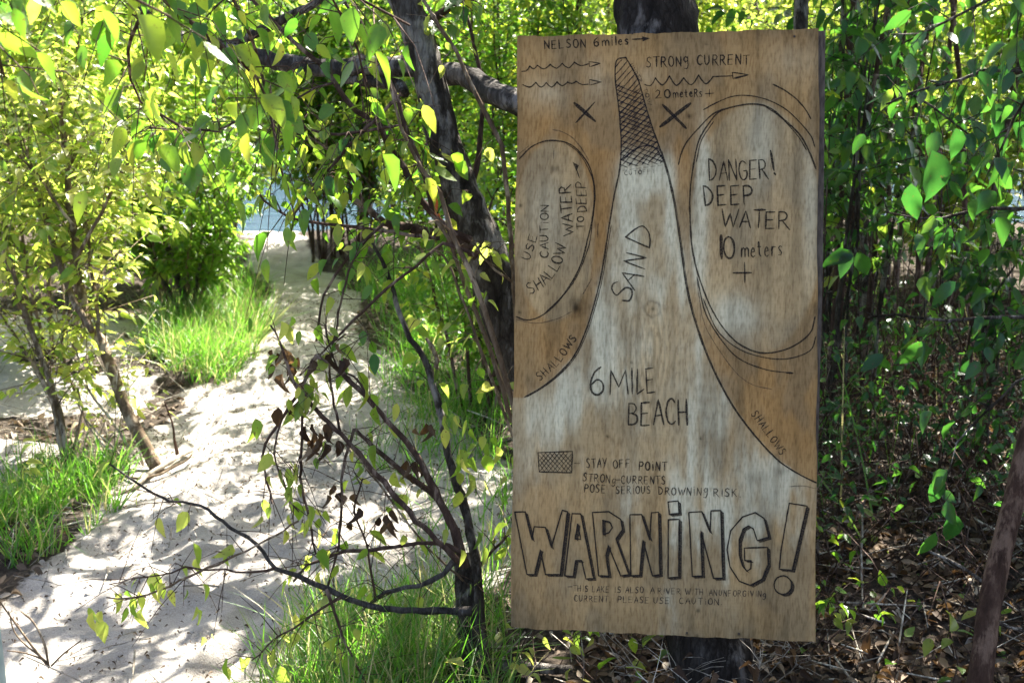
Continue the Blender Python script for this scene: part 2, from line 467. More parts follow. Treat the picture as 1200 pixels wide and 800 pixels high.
n2 = N(nt, 'ShaderNodeTexNoise'); n2.inputs['Scale'].default_value = 260; n2.inputs['Detail'].default_value = 4; L(geo.outputs['Position'], n2.inputs['Vector'])
n3 = N(nt, 'ShaderNodeTexNoise'); n3.inputs['Scale'].default_value = 42; n3.inputs['Detail'].default_value = 8; n3.inputs['Roughness'].default_value = .7; L(geo.outputs['Position'], n3.inputs['Vector'])
rs = ramp(nt, [(.3, (.38, .345, .30)), (.7, (.60, .56, .50))]); L(n1.outputs[0], rs.inputs[0])
gr = ramp(nt, [(.35, (.55, .52, .5)), (.6, (1, 1, 1))]); L(n2.outputs[0], gr.inputs[0])
mu = N(nt, 'ShaderNodeMix', data_type='RGBA', blend_type='MULTIPLY'); mu.inputs[0].default_value = .6; L(rs.outputs[0], mu.inputs[6]); L(gr.outputs[0], mu.inputs[7])
rd = ramp(nt, [(.3, (.018, .013, .009)), (.5, (.05, .037, .026)), (.68, (.14, .11, .08))]); L(n3.outputs[0], rd.inputs[0])
sm = N(nt, 'ShaderNodeMath', operation='MULTIPLY_ADD'); L(n3.outputs[0], sm.inputs[0]); sm.inputs[1].default_value = .9; 
sb = N(nt, 'ShaderNodeMath', operation='SUBTRACT'); L(at.outputs['Fac'], sb.inputs[0]); sb.inputs[1].default_value = .45; L(sb.outputs[0], sm.inputs[2])
cr = ramp(nt, [(.35, (0, 0, 0)), (.6, (1, 1, 1))]); L(sm.outputs[0], cr.inputs[0])
mx = N(nt, 'ShaderNodeMix', data_type='RGBA'); L(cr.outputs[0], mx.inputs[0]); L(rd.outputs[0], mx.inputs[6]); L(mu.outputs[2], mx.inputs[7])
L(mx.outputs[2], b.inputs['Base Color']); b.inputs['Roughness'].default_value = .95; b.inputs['Specular IOR Level'].default_value = .2
bp = N(nt, 'ShaderNodeBump'); bp.inputs['Strength'].default_value = 1; bp.inputs['Distance'].default_value = .022; L(n3.outputs[0], bp.inputs['Height'])
bq = N(nt, 'ShaderNodeBump'); bq.inputs['Strength'].default_value = .5; bq.inputs['Distance'].default_value = .003; L(n2.outputs[0], bq.inputs['Height']); L(bp.outputs[0], bq.inputs['Normal'])
L(bq.outputs[0], b.inputs['Normal'])
g = mesh_obj('ground', np.stack([X, Y, Z], -1).reshape(-1, 3), Fq, m, None, True, 'structure', attr=[('sand', 'FLOAT', SM.ravel())])
g['label'] = 'pale sandy path winding down between leaf litter to the lake'

m, nt, b, out = mat('lake_water'); L = nt.links.new
b.inputs['Base Color'].default_value = (.05, .09, .13, 1); b.inputs['Roughness'].default_value = .08
geo = N(nt, 'ShaderNodeNewGeometry'); n1 = N(nt, 'ShaderNodeTexNoise'); n1.inputs['Scale'].default_value = 3.5; n1.inputs['Detail'].default_value = 4
mp = N(nt, 'ShaderNodeMapping'); mp.inputs['Scale'].default_value = (.5, 1.6, 1); L(geo.outputs['Position'], mp.inputs[0]); L(mp.outputs[0], n1.inputs['Vector'])
bp = N(nt, 'ShaderNodeBump'); bp.inputs['Strength'].default_value = .5; bp.inputs['Distance'].default_value = .08; L(n1.outputs[0], bp.inputs['Height']); L(bp.outputs[0], b.inputs['Normal'])
wv = np.array([(-400, 10.2, -.35), (400, 10.2, -.35), (400, 33, -.35), (-400, 33, -.35)], float)
wo = mesh_obj('water', wv, np.array([[0, 1, 2, 3]]), m, None, False, 'structure'); wo['label'] = 'pale blue lake water at the end of the path'

# forest on the far shore
n = 60000
tx = rng.uniform(-34, 40, 420); ty = rng.uniform(28.5, 48, 420); th = rng.uniform(4, 10, 420)
ti = rng.integers(0, 420, n); v = rng.random(n)**1.1
ang = rng.uniform(0, 6.283, n); rr = (1-v)*2.8+.4
B = np.stack([tx[ti]+np.cos(ang)*rr, ty[ti]+np.sin(ang)*rr, gh(tx, ty)[ti]+th[ti]*v], -1)
Bs, Ms, t = leaf_set(B, np.stack([np.cos(ang), np.sin(ang), 0*ang], -1), .42, .5, .6, tint=(.1, .9))
fo = join_leaves('far_shore_forest', LO, Ms, Bs, t, DARK); fo['label'] = 'dark green wood on the far side of the lake'; fo['category'] = 'forest'

# ------------------------------------------------------------------ the sign board
C = {'tl': (607, 43, 2.835), 'tr': (960, 34, 2.735), 'br': (955, 752, 2.735), 'bl': (598, 735, 2.835)}
Q = {k: P(*v) for k, v in C.items()}
cen = sum(Q.values())/4
bx_ = nrm((Q['tr']+Q['br'])-(Q['tl']+Q['bl'])); bn = nrm(np.cross(bx_, (Q['bl']+Q['br'])-(Q['tl']+Q['tr'])))
if bn[1] > 0: bn = -bn
def on_board(px, py, h=0.0):
    px = np.asarray(px, float); py = np.asarray(py, float)
    d = FW + RT*((px-600)/F)[..., None] - UP*((py-400)/F)[..., None]
    t = ((cen-CAM) @ bn)/(d @ bn)
    return CAM+d*t[..., None]+bn*h
sign = thing('plywood_sign', 'tall weathered plywood board with hand-drawn beach map and big WARNING lettering', 'sign', on_board(778, 745))
nu, nv = 190, 380
U, Vv = np.meshgrid(np.linspace(0, 1, nu), np.linspace(0, 1, nv))
def bil(i): return ((1-U)*(1-Vv)*C['tl'][i]+U*(1-Vv)*C['tr'][i]+(1-U)*Vv*C['bl'][i]+U*Vv*C['br'][i])
bpx, bpy_ = bil(0), bil(1)
# slightly uneven edges
bpx = bpx+(vnoise(Vv*14, U*0)-.5)*2.2*(np.abs(U-.5) > .499)
bpy_ = bpy_+((vnoise(U*22, 0*U)-.5)*1.6+(fbm(U*90, 0*U)-.5)*1.2)*(np.abs(Vv-.5) > .499)
FV = on_board(bpx, bpy_)
FV = FV+bn*(.006*np.sin(Vv*3.1)*(U-.5)*2*(U > .5))[..., None]   # faint warp
# ---- map lines (pixel coordinates of the drawn outline)
LEFTLINE = [(733.4, 67.8), (724, 69.7), (721.2, 78), (721.2, 95), (724, 117.5), (726.5, 140), (728, 172), (726, 200), (720, 228), (714, 264), (709, 296), (705, 320), (698.7, 347.5), (687.5, 385), (672.5, 417.5), (652.5, 440), (632.5, 455), (615, 465)]
RIGHTLINE = [(733.4, 67.8), (747.5, 93), (756, 122), (764, 148), (774, 176), (783, 206), (790, 238), (797.5, 287.5), (804, 333), (813.7, 373.8), (830.6, 421), (854, 468), (877.8, 502), (908, 535.7), (931.8, 552.6), (956, 565)]
ll = np.array(LEFTLINE); rl = np.array(RIGHTLINE)
lx = np.interp(bpy_, ll[:, 1], ll[:, 0]); rx = np.interp(bpy_, rl[:, 1], rl[:, 0])
lx = np.where(bpy_ > 465, 590, lx); rx = np.where(bpy_ > 565, 970, rx)
insand = sstep(-3, 3, np.minimum(bpx-lx, rx-bpx)+(fbm(bpx*.2, bpy_*.1)-.5)*6)*sstep(168, 186, bpy_)
def ell(cx, cy, ax, ay): return sstep(-.05, .03, 1-np.hypot((bpx-cx)/ax, (bpy_-cy)/ay))
inL = ell(650, 270, 47, 105); inR = ell(886, 268, 77, 146)
streak = .5*fbm(bpx*.10, bpy_*.012, 5)+.5*fbm(bpx*.045+70, bpy_*.022, 5); streak2 = fbm(bpx*.05+9, bpy_*.02+3, 4); fine = fbm(bpx*.6, bpy_*.05, 3)
def blob(cx, cy, ax, ay, p=1.0): return np.exp(-(((bpx-cx)/ax)**2+((bpy_-cy)/ay)**2))*p
white = insand*(.12*(1-sstep(480, 600, bpy_))+.9*(streak-.46)*2.0)
for q in [(755, 205, 34, 26, .8), (732, 250, 9, 60, .5), (705, 400, 16, 70, .6), (785, 240, 8, 60, .6), (800, 330, 8, 60, .4), (742, 290, 6, 60, .35), (662, 470, 22, 40, .6), (830, 480, 18, 60, .5), (815, 560, 12, 80, .45), (850, 590, 40, 40, .5), (900, 560, 30, 30, .4),
          (740, 560, 14, 60, .4), (790, 640, 9, 70, .4), (795, 590, 8, 40, .35), (690, 600, 7, 40, .2), (852, 660, 12, 50, .35), (640, 110, 30, 22, .35), (700, 90, 16, 30, .3), (760, 90, 20, 16, .3), (930, 70, 30, 30, .3), (823, 190, 8, 70, .65), (818, 300, 10, 60, .5), (890, 170, 20, 60, .3), (860, 370, 30, 24, .5), (650, 290, 30, 60, .15), (640, 240, 24, 40, .2), (950, 240, 10, 90, .3), (770, 640, 60, 40, .2), (735, 430, 20, 60, .25), (760, 350, 30, 50, .2), (850, 720, 30, 20, .15), (620, 520, 15, 60, .2), (880, 620, 40, 30, .3)]:
    white = white+blob(*q)*(.65+streak*.9)
for q in [(766, 255, 10, 34, .9), (790, 370, 16, 30, .4), (700, 520, 40, 30, .35), (680, 620, 90, 60, .35), (640, 700, 70, 50, .3), (920, 700, 60, 60, .35), (740, 480, 60, 30, .15)]:
    white = white-blob(*q)
white = np.clip((white+inR*.24+inL*.17-.03), 0, 1); white = .55*white+.45*sstep(.15, .75, white)
orange = .55+.5*(streak2-.5)+blob(680, 410, 40, 50, .5)+blob(910, 480, 50, 70, .55)+blob(705, 170, 40, 60, .4)+blob(790, 160, 30, 50, .4)+blob(840, 420, 40, 50, .3)+blob(700, 260, 18, 80, .4)+blob(640, 150, 40, 20, .3)+blob(950, 640, 16, 100, .35)
orange = orange+blob(650, 630, 50, 60, .25)+blob(640, 720, 70, 40, .25)+blob(620, 560, 25, 60, .2)+blob(920, 720, 50, 40, .2)-inL*.55-inR*.5-insand*.25
orange = np.clip(orange, 0, 1)
cb = np.array([.47, .31, .135]); co = np.array([.42, .23, .078]); cw = np.array([.78, .72, .49]); cg = np.array([.25, .18, .095])
colr = cb*(1-orange[..., None])+co*orange[..., None]
gmix = np.clip((fbm(bpx*.03+30, bpy_*.015+7, 4)-.45)*3, 0, .5)[..., None]
colr = colr*(1-gmix)+cg*gmix
fade_ = (insand*(1-.75*sstep(470, 600, bpy_+(fbm(bpx*.04, bpy_*.02+50)-.5)*120)))[..., None]*.42
colr = colr*(1-fade_)+np.array([.56, .46, .27])*fade_
colr = colr*(1-white[..., None]*.8)+cw*white[..., None]*.8
dark = 1-.28*sstep(.5, .8, fbm(bpx*.09+4, bpy_*.008+40, 4))-.12*(fine-.5)
dark = dark*(1-.25*sstep(952, 958, bpx)) * (1-.22*(1-sstep(34, 70, bpy_)))*(1-.22*sstep(690, 750, bpy_))*(1-.15*(1-sstep(600, 625, bpx)))
dark = dark*(1+.22*(fbm(bpx*.018+5, bpy_*.012+2, 3)-.5)*2)
dark = dark*(1-blob(675, 361, 5, 7, .85))*(1-blob(676, 358, 10, 12, .35))*(1-blob(765, 362, 2.5, 2.5, .7))*(1-blob(649, 198, 5, 4, .45))*(1-blob(942, 150, 30, 50, .12))*(1-blob(915, 552, 7, 5, .4))*(1-blob(890, 560, 14, 8, .25))*(1-blob(955, 362, 6, 8, .4))*(1-blob(683, 660, 16, 14, .2))
ring = np.abs(np.hypot(bpx-765, (bpy_-362))-9-3*(fine-.5)); dark = dark*(1-.4*np.exp(-(ring/1.3)**2))
ring = np.abs(np.hypot((bpx-675)/1.1, (bpy_-361))-10); dark = dark*(1-.15*np.exp(-(ring/1.5)**2))
r2 = np.sin(np.hypot((bpx-762)/1.0, (bpy_-410)*.28)*1.05+streak2*5)*np.exp(-(((bpx-758)/45)**2+((bpy_-420)/75)**2)); dark = dark*(1-.2*r2)
for cx, cy, r in [(741, 38.5, 1.5), (931, 43, 1.6), (828, 52, 1), (733, 68, 1.3), (807.5, 136.5, 2.2), (762, 128.7, 1.3), (740, 424.5, 1.3), (712, 511, 1.3), (821, 513.5, 1.4), (805, 743, 1.6), (866, 743, 2), (609, 366, 1.6), (610, 241, 1.6), (817, 745, 1.6), (600, 590, 1.5), (818, 715, 2)]:
    dark = dark*(1-blob(cx, cy, r*1.2, r*1.2, .75))
colr = colr*dark[..., None]
rgba = np.concatenate([colr, np.ones(colr.shape[:2]+(1,))], -1)
m, nt, b, out = mat('weathered_plywood'); L = nt.links.new
at = N(nt, 'ShaderNodeAttribute'); at.attribute_name = 'stain'
geo = N(nt, 'ShaderNodeNewGeometry')
mp = N(nt, 'ShaderNodeMapping'); mp.inputs['Scale'].default_value = (1, 1, .045); L(geo.outputs['Position'], mp.inputs[0])
n1 = N(nt, 'ShaderNodeTexNoise'); n1.inputs['Scale'].default_value = 260; n1.inputs['Detail'].default_value = 5; L(mp.outputs[0], n1.inputs['Vector'])
mp2 = N(nt, 'ShaderNodeMapping'); mp2.inputs['Scale'].default_value = (.12, .12, 1); L(geo.outputs['Position'], mp2.inputs[0])
n2 = N(nt, 'ShaderNodeTexNoise'); n2.inputs['Scale'].default_value = 300; n2.inputs['Detail'].default_value = 3; L(mp2.outputs[0], n2.inputs['Vector'])
g1 = ramp(nt, [(.3, (.60, .56, .52)), (.52, (1, 1, 1)), (.75, (1.15, 1.15, 1.15))]); L(n1.outputs[0], g1.inputs[0])
g2 = ramp(nt, [(.35, (.84, .84, .84)), (.6, (1, 1, 1))]); L(n2.outputs[0], g2.inputs[0])
mu = N(nt, 'ShaderNodeMix', data_type='RGBA', blend_type='MULTIPLY'); mu.inputs[0].default_value = .8; L(at.outputs['Color'], mu.inputs[6]); L(g1.outputs[0], mu.inputs[7])
mv = N(nt, 'ShaderNodeMix', data_type='RGBA', blend_type='MULTIPLY'); mv.inputs[0].default_value = .32; L(mu.outputs[2], mv.inputs[6]); L(g2.outputs[0], mv.inputs[7])
L(mv.outputs[2], b.inputs['Base Color']); b.inputs['Roughness'].default_value = .75; b.inputs['Specular IOR Level'].default_value = .1
ad = N(nt, 'ShaderNodeMath', operation='ADD'); L(n1.outputs[0], ad.inputs[0]); L(n2.outputs[0], ad.inputs[1])
bp = N(nt, 'ShaderNodeBump'); bp.inputs['Strength'].default_value = .2; bp.inputs['Distance'].default_value = .001; L(ad.outputs[0], bp.inputs['Height']); L(bp.outputs[0], b.inputs['Normal'])
PLY = m
V0 = FV.reshape(-1, 3)
i, j = np.meshgrid(np.arange(nu-1), np.arange(nv-1)); a = (j*nu+i).ravel()
Fq = np.stack([a, a+nu, a+nu+1, a+1], -1)
per = np.concatenate([np.arange(nu), nu*(np.arange(1, nv))+nu-1, nu*(nv-1)+np.arange(nu-2, -1, -1), nu*np.arange(nv-2, 0, -1)])
back = V0[per]-bn*.013
nb = len(V0); k = np.arange(len(per)); k2 = (k+1) % len(per)
side = np.stack([per[k], per[k2], nb+k2, nb+k], -1)
c4 = [0, nu-1, nu-1+nv-1, nu-1+nv-1+nu-1]
bk = np.array([[nb+c4[0], nb+c4[1], nb+c4[2], nb+c4[3]]])
mesh_obj('board', np.vstack([V0, back]), np.vstack([Fq, side, bk]), PLY, sign, False, None, attr=[('stain', 'FLOAT_COLOR', np.vstack([rgba.reshape(-1, 4), rgba.reshape(-1, 4)[per]*.7]))])

# batten behind the right-hand edge
def prism(name, corners_px, h0, h1, m, parent):
    c = np.array(corners_px, float)
    f = on_board(c[:, 0], c[:, 1], h0); bkk = on_board(c[:, 0], c[:, 1], h1)
    V = np.vstack([f, bkk]); n = len(c)
    Fc = [tuple(range(n)), tuple(range(2*n-1, n-1, -1))]+[(k, n+k, n+(k+1) % n, (k+1) % n) for k in range(n)]
    return mesh_obj(name, V, Fc, m, parent, False)
m, nt, b, out = mat('dark_batten'); L = nt.links.new
geo = N(nt, 'ShaderNodeNewGeometry'); mp = N(nt, 'ShaderNodeMapping'); mp.inputs['Scale'].default_value = (1, 1, .06); L(geo.outputs['Position'], mp.inputs[0])
n1 = N(nt, 'ShaderNodeTexNoise'); n1.inputs['Scale'].default_value = 160; n1.inputs['Detail'].default_value = 6; L(mp.outputs[0], n1.inputs['Vector'])
r = ramp(nt, [(.3, (.05, .035, .026)), (.6, (.15, .115, .085))]); L(n1.outputs[0], r.inputs[0]); L(r.outputs[0], b.inputs['Base Color']); b.inputs['Roughness'].default_value = .8
BATTEN = m
prism('backing_batten', [(940, 36), (968, 34), (965, 300), (958.5, 560), (950, 735), (930, 735)], -.0145, -.040, BATTEN, sign)

# ---- ink
def ink_mat(name, col, a0, a1, sc=220):
    m, nt, b, out = mat(name); L = nt.links.new
    b.inputs['Base Color'].default_value = (*col, 1); b.inputs['Roughness'].default_value = .7; b.inputs['Specular IOR Level'].default_value = .08
    geo = N(nt, 'ShaderNodeNewGeometry'); n1 = N(nt, 'ShaderNodeTexNoise'); n1.inputs['Scale'].default_value = sc; n1.inputs['Detail'].default_value = 4; L(geo.outputs['Position'], n1.inputs['Vector'])
    mr = N(nt, 'ShaderNodeMapRange'); L(n1.outputs[0], mr.inputs[0]); mr.inputs[1].default_value = .3; mr.inputs[2].default_value = .6; mr.inputs[3].default_value = a0; mr.inputs[4].default_value = a1
    L(mr.outputs[0], b.inputs['Alpha'])
    return m
INK = ink_mat('marker_ink', (.03, .023, .018), .5, .95, 420)
SOFT = ink_mat('worn_marker_ink', (.03, .026, .03), .4, .85)
FAINT = ink_mat('faint_pencil', (.05, .045, .045), .22, .6)
_h = [0.0003]
class Ink:
    def __init__(self): self.V = []; self.F = []; self.n = 0
    def stroke(self, pts, wd=2.2, smooth=True, taper=True, jit=.25):
        wd = wd*.86
        p = np.asarray(pts, float)
        if smooth and len(p) > 2: c = catmull(np.column_stack([p, p[:, :1]*0]), 2.0)[:, :2]
        else:
            c = [p[0]]
            for a_, b_ in zip(p, p[1:]):
                k = max(1, int(np.hypot(*(b_-a_))/3.5))
                c += [a_+(b_-a_)*t/k for t in range(1, k+1)]
            c = np.array(c)
        keep = np.r_[True, np.hypot(*(np.diff(c, axis=0)).T) > .05]; c = c[keep]
        if len(c) < 2: return
        c = c+rng.normal(0, jit*.25, c.shape)
        T = np.gradient(c, axis=0); T /= np.maximum(np.hypot(T[:, 0], T[:, 1])[:, None], 1e-6)
        nn = np.column_stack([-T[:, 1], T[:, 0]])
        ww = wd*.5*(1+.30*(vnoise(c[:, 0]*.13+wd*7, c[:, 1]*.13)-.5)*2)
        if taper: ww[0] *= .55; ww[-1] *= .5
        c[0] -= T[0]*wd*.3; c[-1] += T[-1]*wd*.3
        a_ = c+nn*ww[:, None]; b_ = c-nn*ww[:, None]
        q = np.empty((2*len(c), 2)); q[0::2] = a_; q[1::2] = b_
        self._put(q, np.stack([np.arange(len(c)-1)*2+o for o in (0, 1, 3, 2)], -1))
    def poly(self, pts):
        q = np.asarray(pts, float); n = len(q)
        c = q.mean(0); V = np.vstack([q, c]); 
        f = []
        for k in range(0, n, 1): f.append([k, (k+1) % n, n, n])
        f = np.array(f); self._put(V, f[:, :3], True)
    def _put(self, q, f, tri=False):
        _h[0] += 2e-6
        V = on_board(q[:, 0], q[:, 1], _h[0]+.0003+.006*0)
        # follow the warp of the board
        u = (q[:, 0]-C['bl'][0])/(C['br'][0]-C['bl'][0]); v = (q[:, 1]-40)/700
        V = V+bn*(.006*np.sin(v*3.1)*np.maximum(u-.5, 0)*2)[:, None]
        self.V.append(V); self.F += [tuple(int(z)+self.n for z in r) for r in f]; self.n += len(V)
    def build(self, name, m, label=None):
        o = mesh_obj(name, np.vstack(self.V), self.F, m, sign, False)
        if label: o['label'] = label
        return o
def arc(cx, cy, rx, ry, a0, a1, n=8):
    t = np.radians(np.linspace(a0, a1, n)); return [(cx+rx*math.cos(k), cy+ry*math.sin(k)) for k in t]
G = {
 'A': [[(0, 0), (.5, 1), (.95, 0)], [(.18, .35), (.8, .38)]],
 'B': [[(0, 0), (.03, 1)], [(0, 1), (.5, .97), (.7, .78), (.5, .56), (.05, .52)], [(.3, .53), (.75, .42), (.8, .15), (.5, .02), (0, 0)]],
 'C': [[(.85, .85), (.6, 1), (.25, .9), (.03, .5), (.2, .1), (.55, 0), (.85, .12)]],
 'D': [[(.05, 0), (0, 1)], [(0, 1), (.4, .92), (.78, .6), (.75, .3), (.45, .07), (.05, 0)]],
 'E': [[(0, 0), (.02, 1)], [(0, 1), (.75, 1.02)], [(0, .52), (.6, .55)], [(0, 0), (.75, .02)]],
 'F': [[(0, 0), (.02, 1)], [(0, 1), (.75, 1.02)], [(0, .52), (.6, .55)]],
 'G': [[(.85, .85), (.5, 1), (.15, .85), (.02, .45), (.2, .08), (.55, 0), (.85, .2), (.85, .48), (.5, .46)]],
 'H': [[(0, 0), (.03, 1)], [(.8, 0), (.78, 1.02)], [(0, .5), (.8, .52)]],
 'I': [[(.5, 0), (.5, 1)]],
 'J': [[(.7, 1), (.7, .2), (.4, 0), (.1, .1)]],
 'K': [[(0, 0), (0, 1)], [(.75, 1), (.02, .45)], [(.2, .55), (.85, 0)]],
 'L': [[(.05, 1), (.02, 0)], [(.02, 0), (.75, .03)]],
 'M': [[(0, 0), (.08, 1), (.5, .3), (.9, 1), (1, 0)]],
 'N': [[(0, 0), (.03, 1)], [(.03, 1), (.82, 0)], [(.82, 0), (.85, 1.02)]],
 'O': [arc(.45, .5, .45, .5, 100, 470, 14)],
 'P': [[(0, 0), (.03, 1)], [(0, 1), (.55, 1), (.82, .78), (.6, .52), (.05, .48)]],
 'R': [[(0, 0), (.03, 1)], [(0, 1), (.5, 1), (.75, .8), (.55, .55), (.05, .48)], [(.3, .5), (.95, -.05)]],
 'S': [[(.8, .9), (.5, 1.02), (.15, .9), (.15, .65), (.5, .5), (.75, .32), (.65, .08), (.35, 0), (0, .1)]],
 'T': [[(.5, 0), (.48, 1)], [(0, 1), (1, 1.03)]],
 'U': [[(0, 1), (.02, .3), (.35, 0), (.7, .25), (.78, 1)]],
 'V': [[(0, 1), (.42, 0), (.9, 1)]],
 'W': [[(0, 1), (.25, 0), (.5, .75), (.72, 0), (1, 1.03)]],
 'Y': [[(0, 1), (.42, .5)], [(.9, 1), (.3, 0)]],
 'X': [[(0, 1), (.85, 0)], [(.85, 1), (0, 0)]],
 'a': [[(.7, .5), (.35, .6), (.05, .3), (.3, 0), (.65, .15)], [(.7, .6), (.72, 0)]],
 'e': [[(.08, .32), (.7, .36), (.6, .58), (.35, .62), (.08, .4), (.1, .12), (.4, 0), (.75, .08)]],
 'g': [[(.7, .55), (.35, .62), (.05, .35), (.3, .03), (.68, .2)], [(.72, .62), (.72, -.25), (.4, -.45), (.05, -.3)]],
 'i': [[(.5, 0), (.5, .62)], [(.5, .86), (.51, .92)]],
 'l': [[(.5, 0), (.5, 1)]],
 'm': [[(0, 0), (.02, .6)], [(.02, .42), (.25, .62), (.45, .5), (.46, 0)], [(.46, .42), (.7, .62), (.9, .5), (.92, 0)]],
 'r': [[(.1, 0), (.12, .6)], [(.12, .35), (.35, .6), (.7, .58)]],
 's': [[(.7, .55), (.4, .63), (.12, .5), (.35, .33), (.65, .2), (.5, .02), (.05, .05)]],
 't': [[(.4, .95), (.4, .1), (.65, 0)], [(.1, .62), (.75, .62)]],
 'q': [[(.7, .85), (.4, 1.0), (.05, .7), (.3, .4), (.7, .55)], [(.74, .98), (.75, .1), (.5, -.3), (.1, -.25)]],
 'j': [[(.5, 0), (.5, .8)], [(.5, 1.05), (.51, 1.12)]],
 '0': [arc(.42, .5, .4, .5, 90, 455, 14)],
 '1': [[(.5, 0), (.5, 1)]],
 '2': [[(.08, .78), (.35, 1), (.7, .85), (.6, .5), (.05, .02)], [(.05, .02), (.85, .04)]],
 '6': [[(.7, 1), (.3, .8), (.05, .4), (.15, .08), (.5, 0), (.8, .18), (.75, .45), (.45, .55), (.12, .38)]],
 '!': [[(.35, 1), (.5, .3)], [(.52, .06), (.55, .02)]],
 '+': [[(0, .35), (1, .37)], [(.5, .02), (.5, .72)]],
 '-': [[(.05, .42), (.9, .44)]],
 '.': [[(.3, .03), (.36, 0)]],
}
NAR = {'I': .35, 'i': .4, 'j': .4, 'l': .35, '1': .4, '!': .5, '.': .35, 'W': 1.25, 'M': 1.2, 'm': 1.25, '+': 1.0, '-': .8, ' ': .55}
def write(ink, text, base, h, wd=1.8, gapf=.28, jit=.05):
    """text along the polyline base (px coords, reading direction), letters h px tall to the left of it"""
    base = np.asarray(base, float)
    seg = np.hypot(*np.diff(base, axis=0).T); cum = np.r_[0, np.cumsum(seg)]; Lt = cum[-1]
    ws = [NAR.get(ch, .85) for ch in text]
    tot = sum(ws)+gapf*(len(text)-1); u = Lt/tot; pos = 0
    hh = h if not np.isscalar(h) else None
    for ch, wch in zip(text, ws):
        s0 = pos*u; s1 = (pos+wch)*u; pos += wch+gapf
        if ch == ' ': continue
        f = (s0+s1)/2/Lt
        H = (h if np.isscalar(h) else h[0]*(1-f)+h[1]*f)*(1+random.uniform(-jit, jit))
        p0 = np.array([np.interp(s0, cum, base[:, k]) for k in (0, 1)]); p1 = np.array([np.interp(s1, cum, base[:, k]) for k in (0, 1)])
        d = p1-p0; L_ = max(np.hypot(*d), 1e-6); d /= L_
        up = np.array([d[1], -d[0]])
        sl = random.uniform(-.05, .05); dy = random.uniform(-.03, .03)*H
        for st in G[ch]:
            q = [p0+d*(x*L_+y*H*sl)+up*(y*H+dy) for x, y in st]
            sharp = ch in 'AEFHIKLMNTVWXYil1+-j' 
            ink.stroke(q, wd*random.uniform(.85, 1.15), smooth=not sharp)
def text_part(text, base, h, wd=1.8, m=None, label=None, extra=None, **kw):
    k = Ink(); write(k, text, base, h, wd, **kw)
    if extra:
        for e in extra: k.stroke(*e)
    return k.build('lettering', m or INK, label)
k = Ink(); write(k, 'NELSON', [(638.5, 57.5), (687, 55.5)], 9.5, 2.0); write(k, '6', [(696, 54.5), (703, 54.2)], 10, 2); write(k, 'miles', [(706, 53.8), (738, 52.3)], 10, 1.9)
k.stroke([(741, 46.3), (756, 45.6)], 1.8); k.poly([(752.5, 43), (762, 45.2), (753, 49)])
k.build('lettering', INK, 'hand-written NELSON 6 miles with arrow')
k = Ink(); write(k, 'STRONq', [(757.5, 79), (808, 77.4)], 11.5, 1.9); write(k, 'CURRENT', [(817, 76.5), (878, 75.8)], 11.2, 1.9);
k.build('lettering', INK, 'hand-written STRONG CURRENT'); k = Ink(); write(k, '20', [(768, 115.3), (787, 114.6)], 10, 1.9); write(k, 'meteRs', [(789, 114.4), (824, 113.3)], 9.2, 1.8); k.stroke([(826.5, 110), (836.5, 109.6)], 1.8); k.stroke([(831.4, 105.5), (831.2, 113.5)], 1.8)
k.build('lettering', INK, 'hand-written 20 meters+')
def scallop(k, cusps, dips, wd=1.7):
    for (a, b_), dp in zip(zip(cusps, cusps[1:]), dips):
        k.stroke([a, (a[0]*.75+b_[0]*.25, (a[1]*.35+dp*.65)), ((a[0]+b_[0])/2, dp), (a[0]*.25+b_[0]*.75, b_[1]*.35+dp*.65), b_], wd, taper=False)
def z1(x, y): return (590+x/5.335, 20+y/5.335)
def z2(x, y): return (740+x/4.446, 20+y/4.446)
k = Ink()
scallop(k, [z1(115, 342), z1(165, 308), z1(213, 303), z1(293, 298), z1(368, 291), z1(443, 284), z1(530, 295)], [z1(0, 340)[1], z1(0, 326)[1], z1(0, 326)[1], z1(0, 322)[1], z1(0, 320)[1], z1(0, 306)[1]])
k.stroke([z1(535, 280), z1(607, 291), z1(540, 313), z1(535, 280)], 1.5, smooth=False); k.stroke([z1(550, 308), z1(600, 294)], 1.6)
k.build('wave_arrow', INK); k = Ink()
scallop(k, [z1(122, 424), z1(203, 410), z1(268, 412), z1(335, 406), z1(400, 408), z1(455, 403), z1(530, 422)], [z1(0, 440)[1], z1(0, 441)[1], z1(0, 440)[1], z1(0, 432)[1], z1(0, 417)[1], z1(0, 424)[1]])
k.stroke([z1(540, 392), z1(612, 408), z1(540, 427), z1(540, 392)], 1.5, smooth=False)
k.build('wave_arrow', INK); k = Ink()
scallop(k, [z2(68, 352), z2(125, 318), z2(198, 308), z2(272, 318), z2(350, 303), z2(425, 312)], [z2(0, 360)[1], z2(0, 356)[1], z2(0, 358)[1], z2(0, 355)[1], z2(0, 350)[1]])
k.stroke([z2(425, 312), z2(525, 308)], 1.7); k.stroke([z2(525, 290), z2(612, 303), z2(530, 325), z2(525, 290)], 1.6, smooth=False); k.stroke([z2(535, 318), z2(600, 305)], 1.8)
k.build('wave_arrow', INK)
k = Ink()
k.stroke([(673.4, 121.2), (697.2, 142)], 4.6); k.stroke([(697, 120), (675, 144)], 2.2)
k.build('cross_mark', INK, 'small X left of the point'); k = Ink()
k.stroke([(777, 123.5), (804, 150.5)], 4.0); k.stroke([(809, 121.5), (773.7, 148.7)], 4.6)
k.build('cross_mark', INK, 'bold X right of the point')
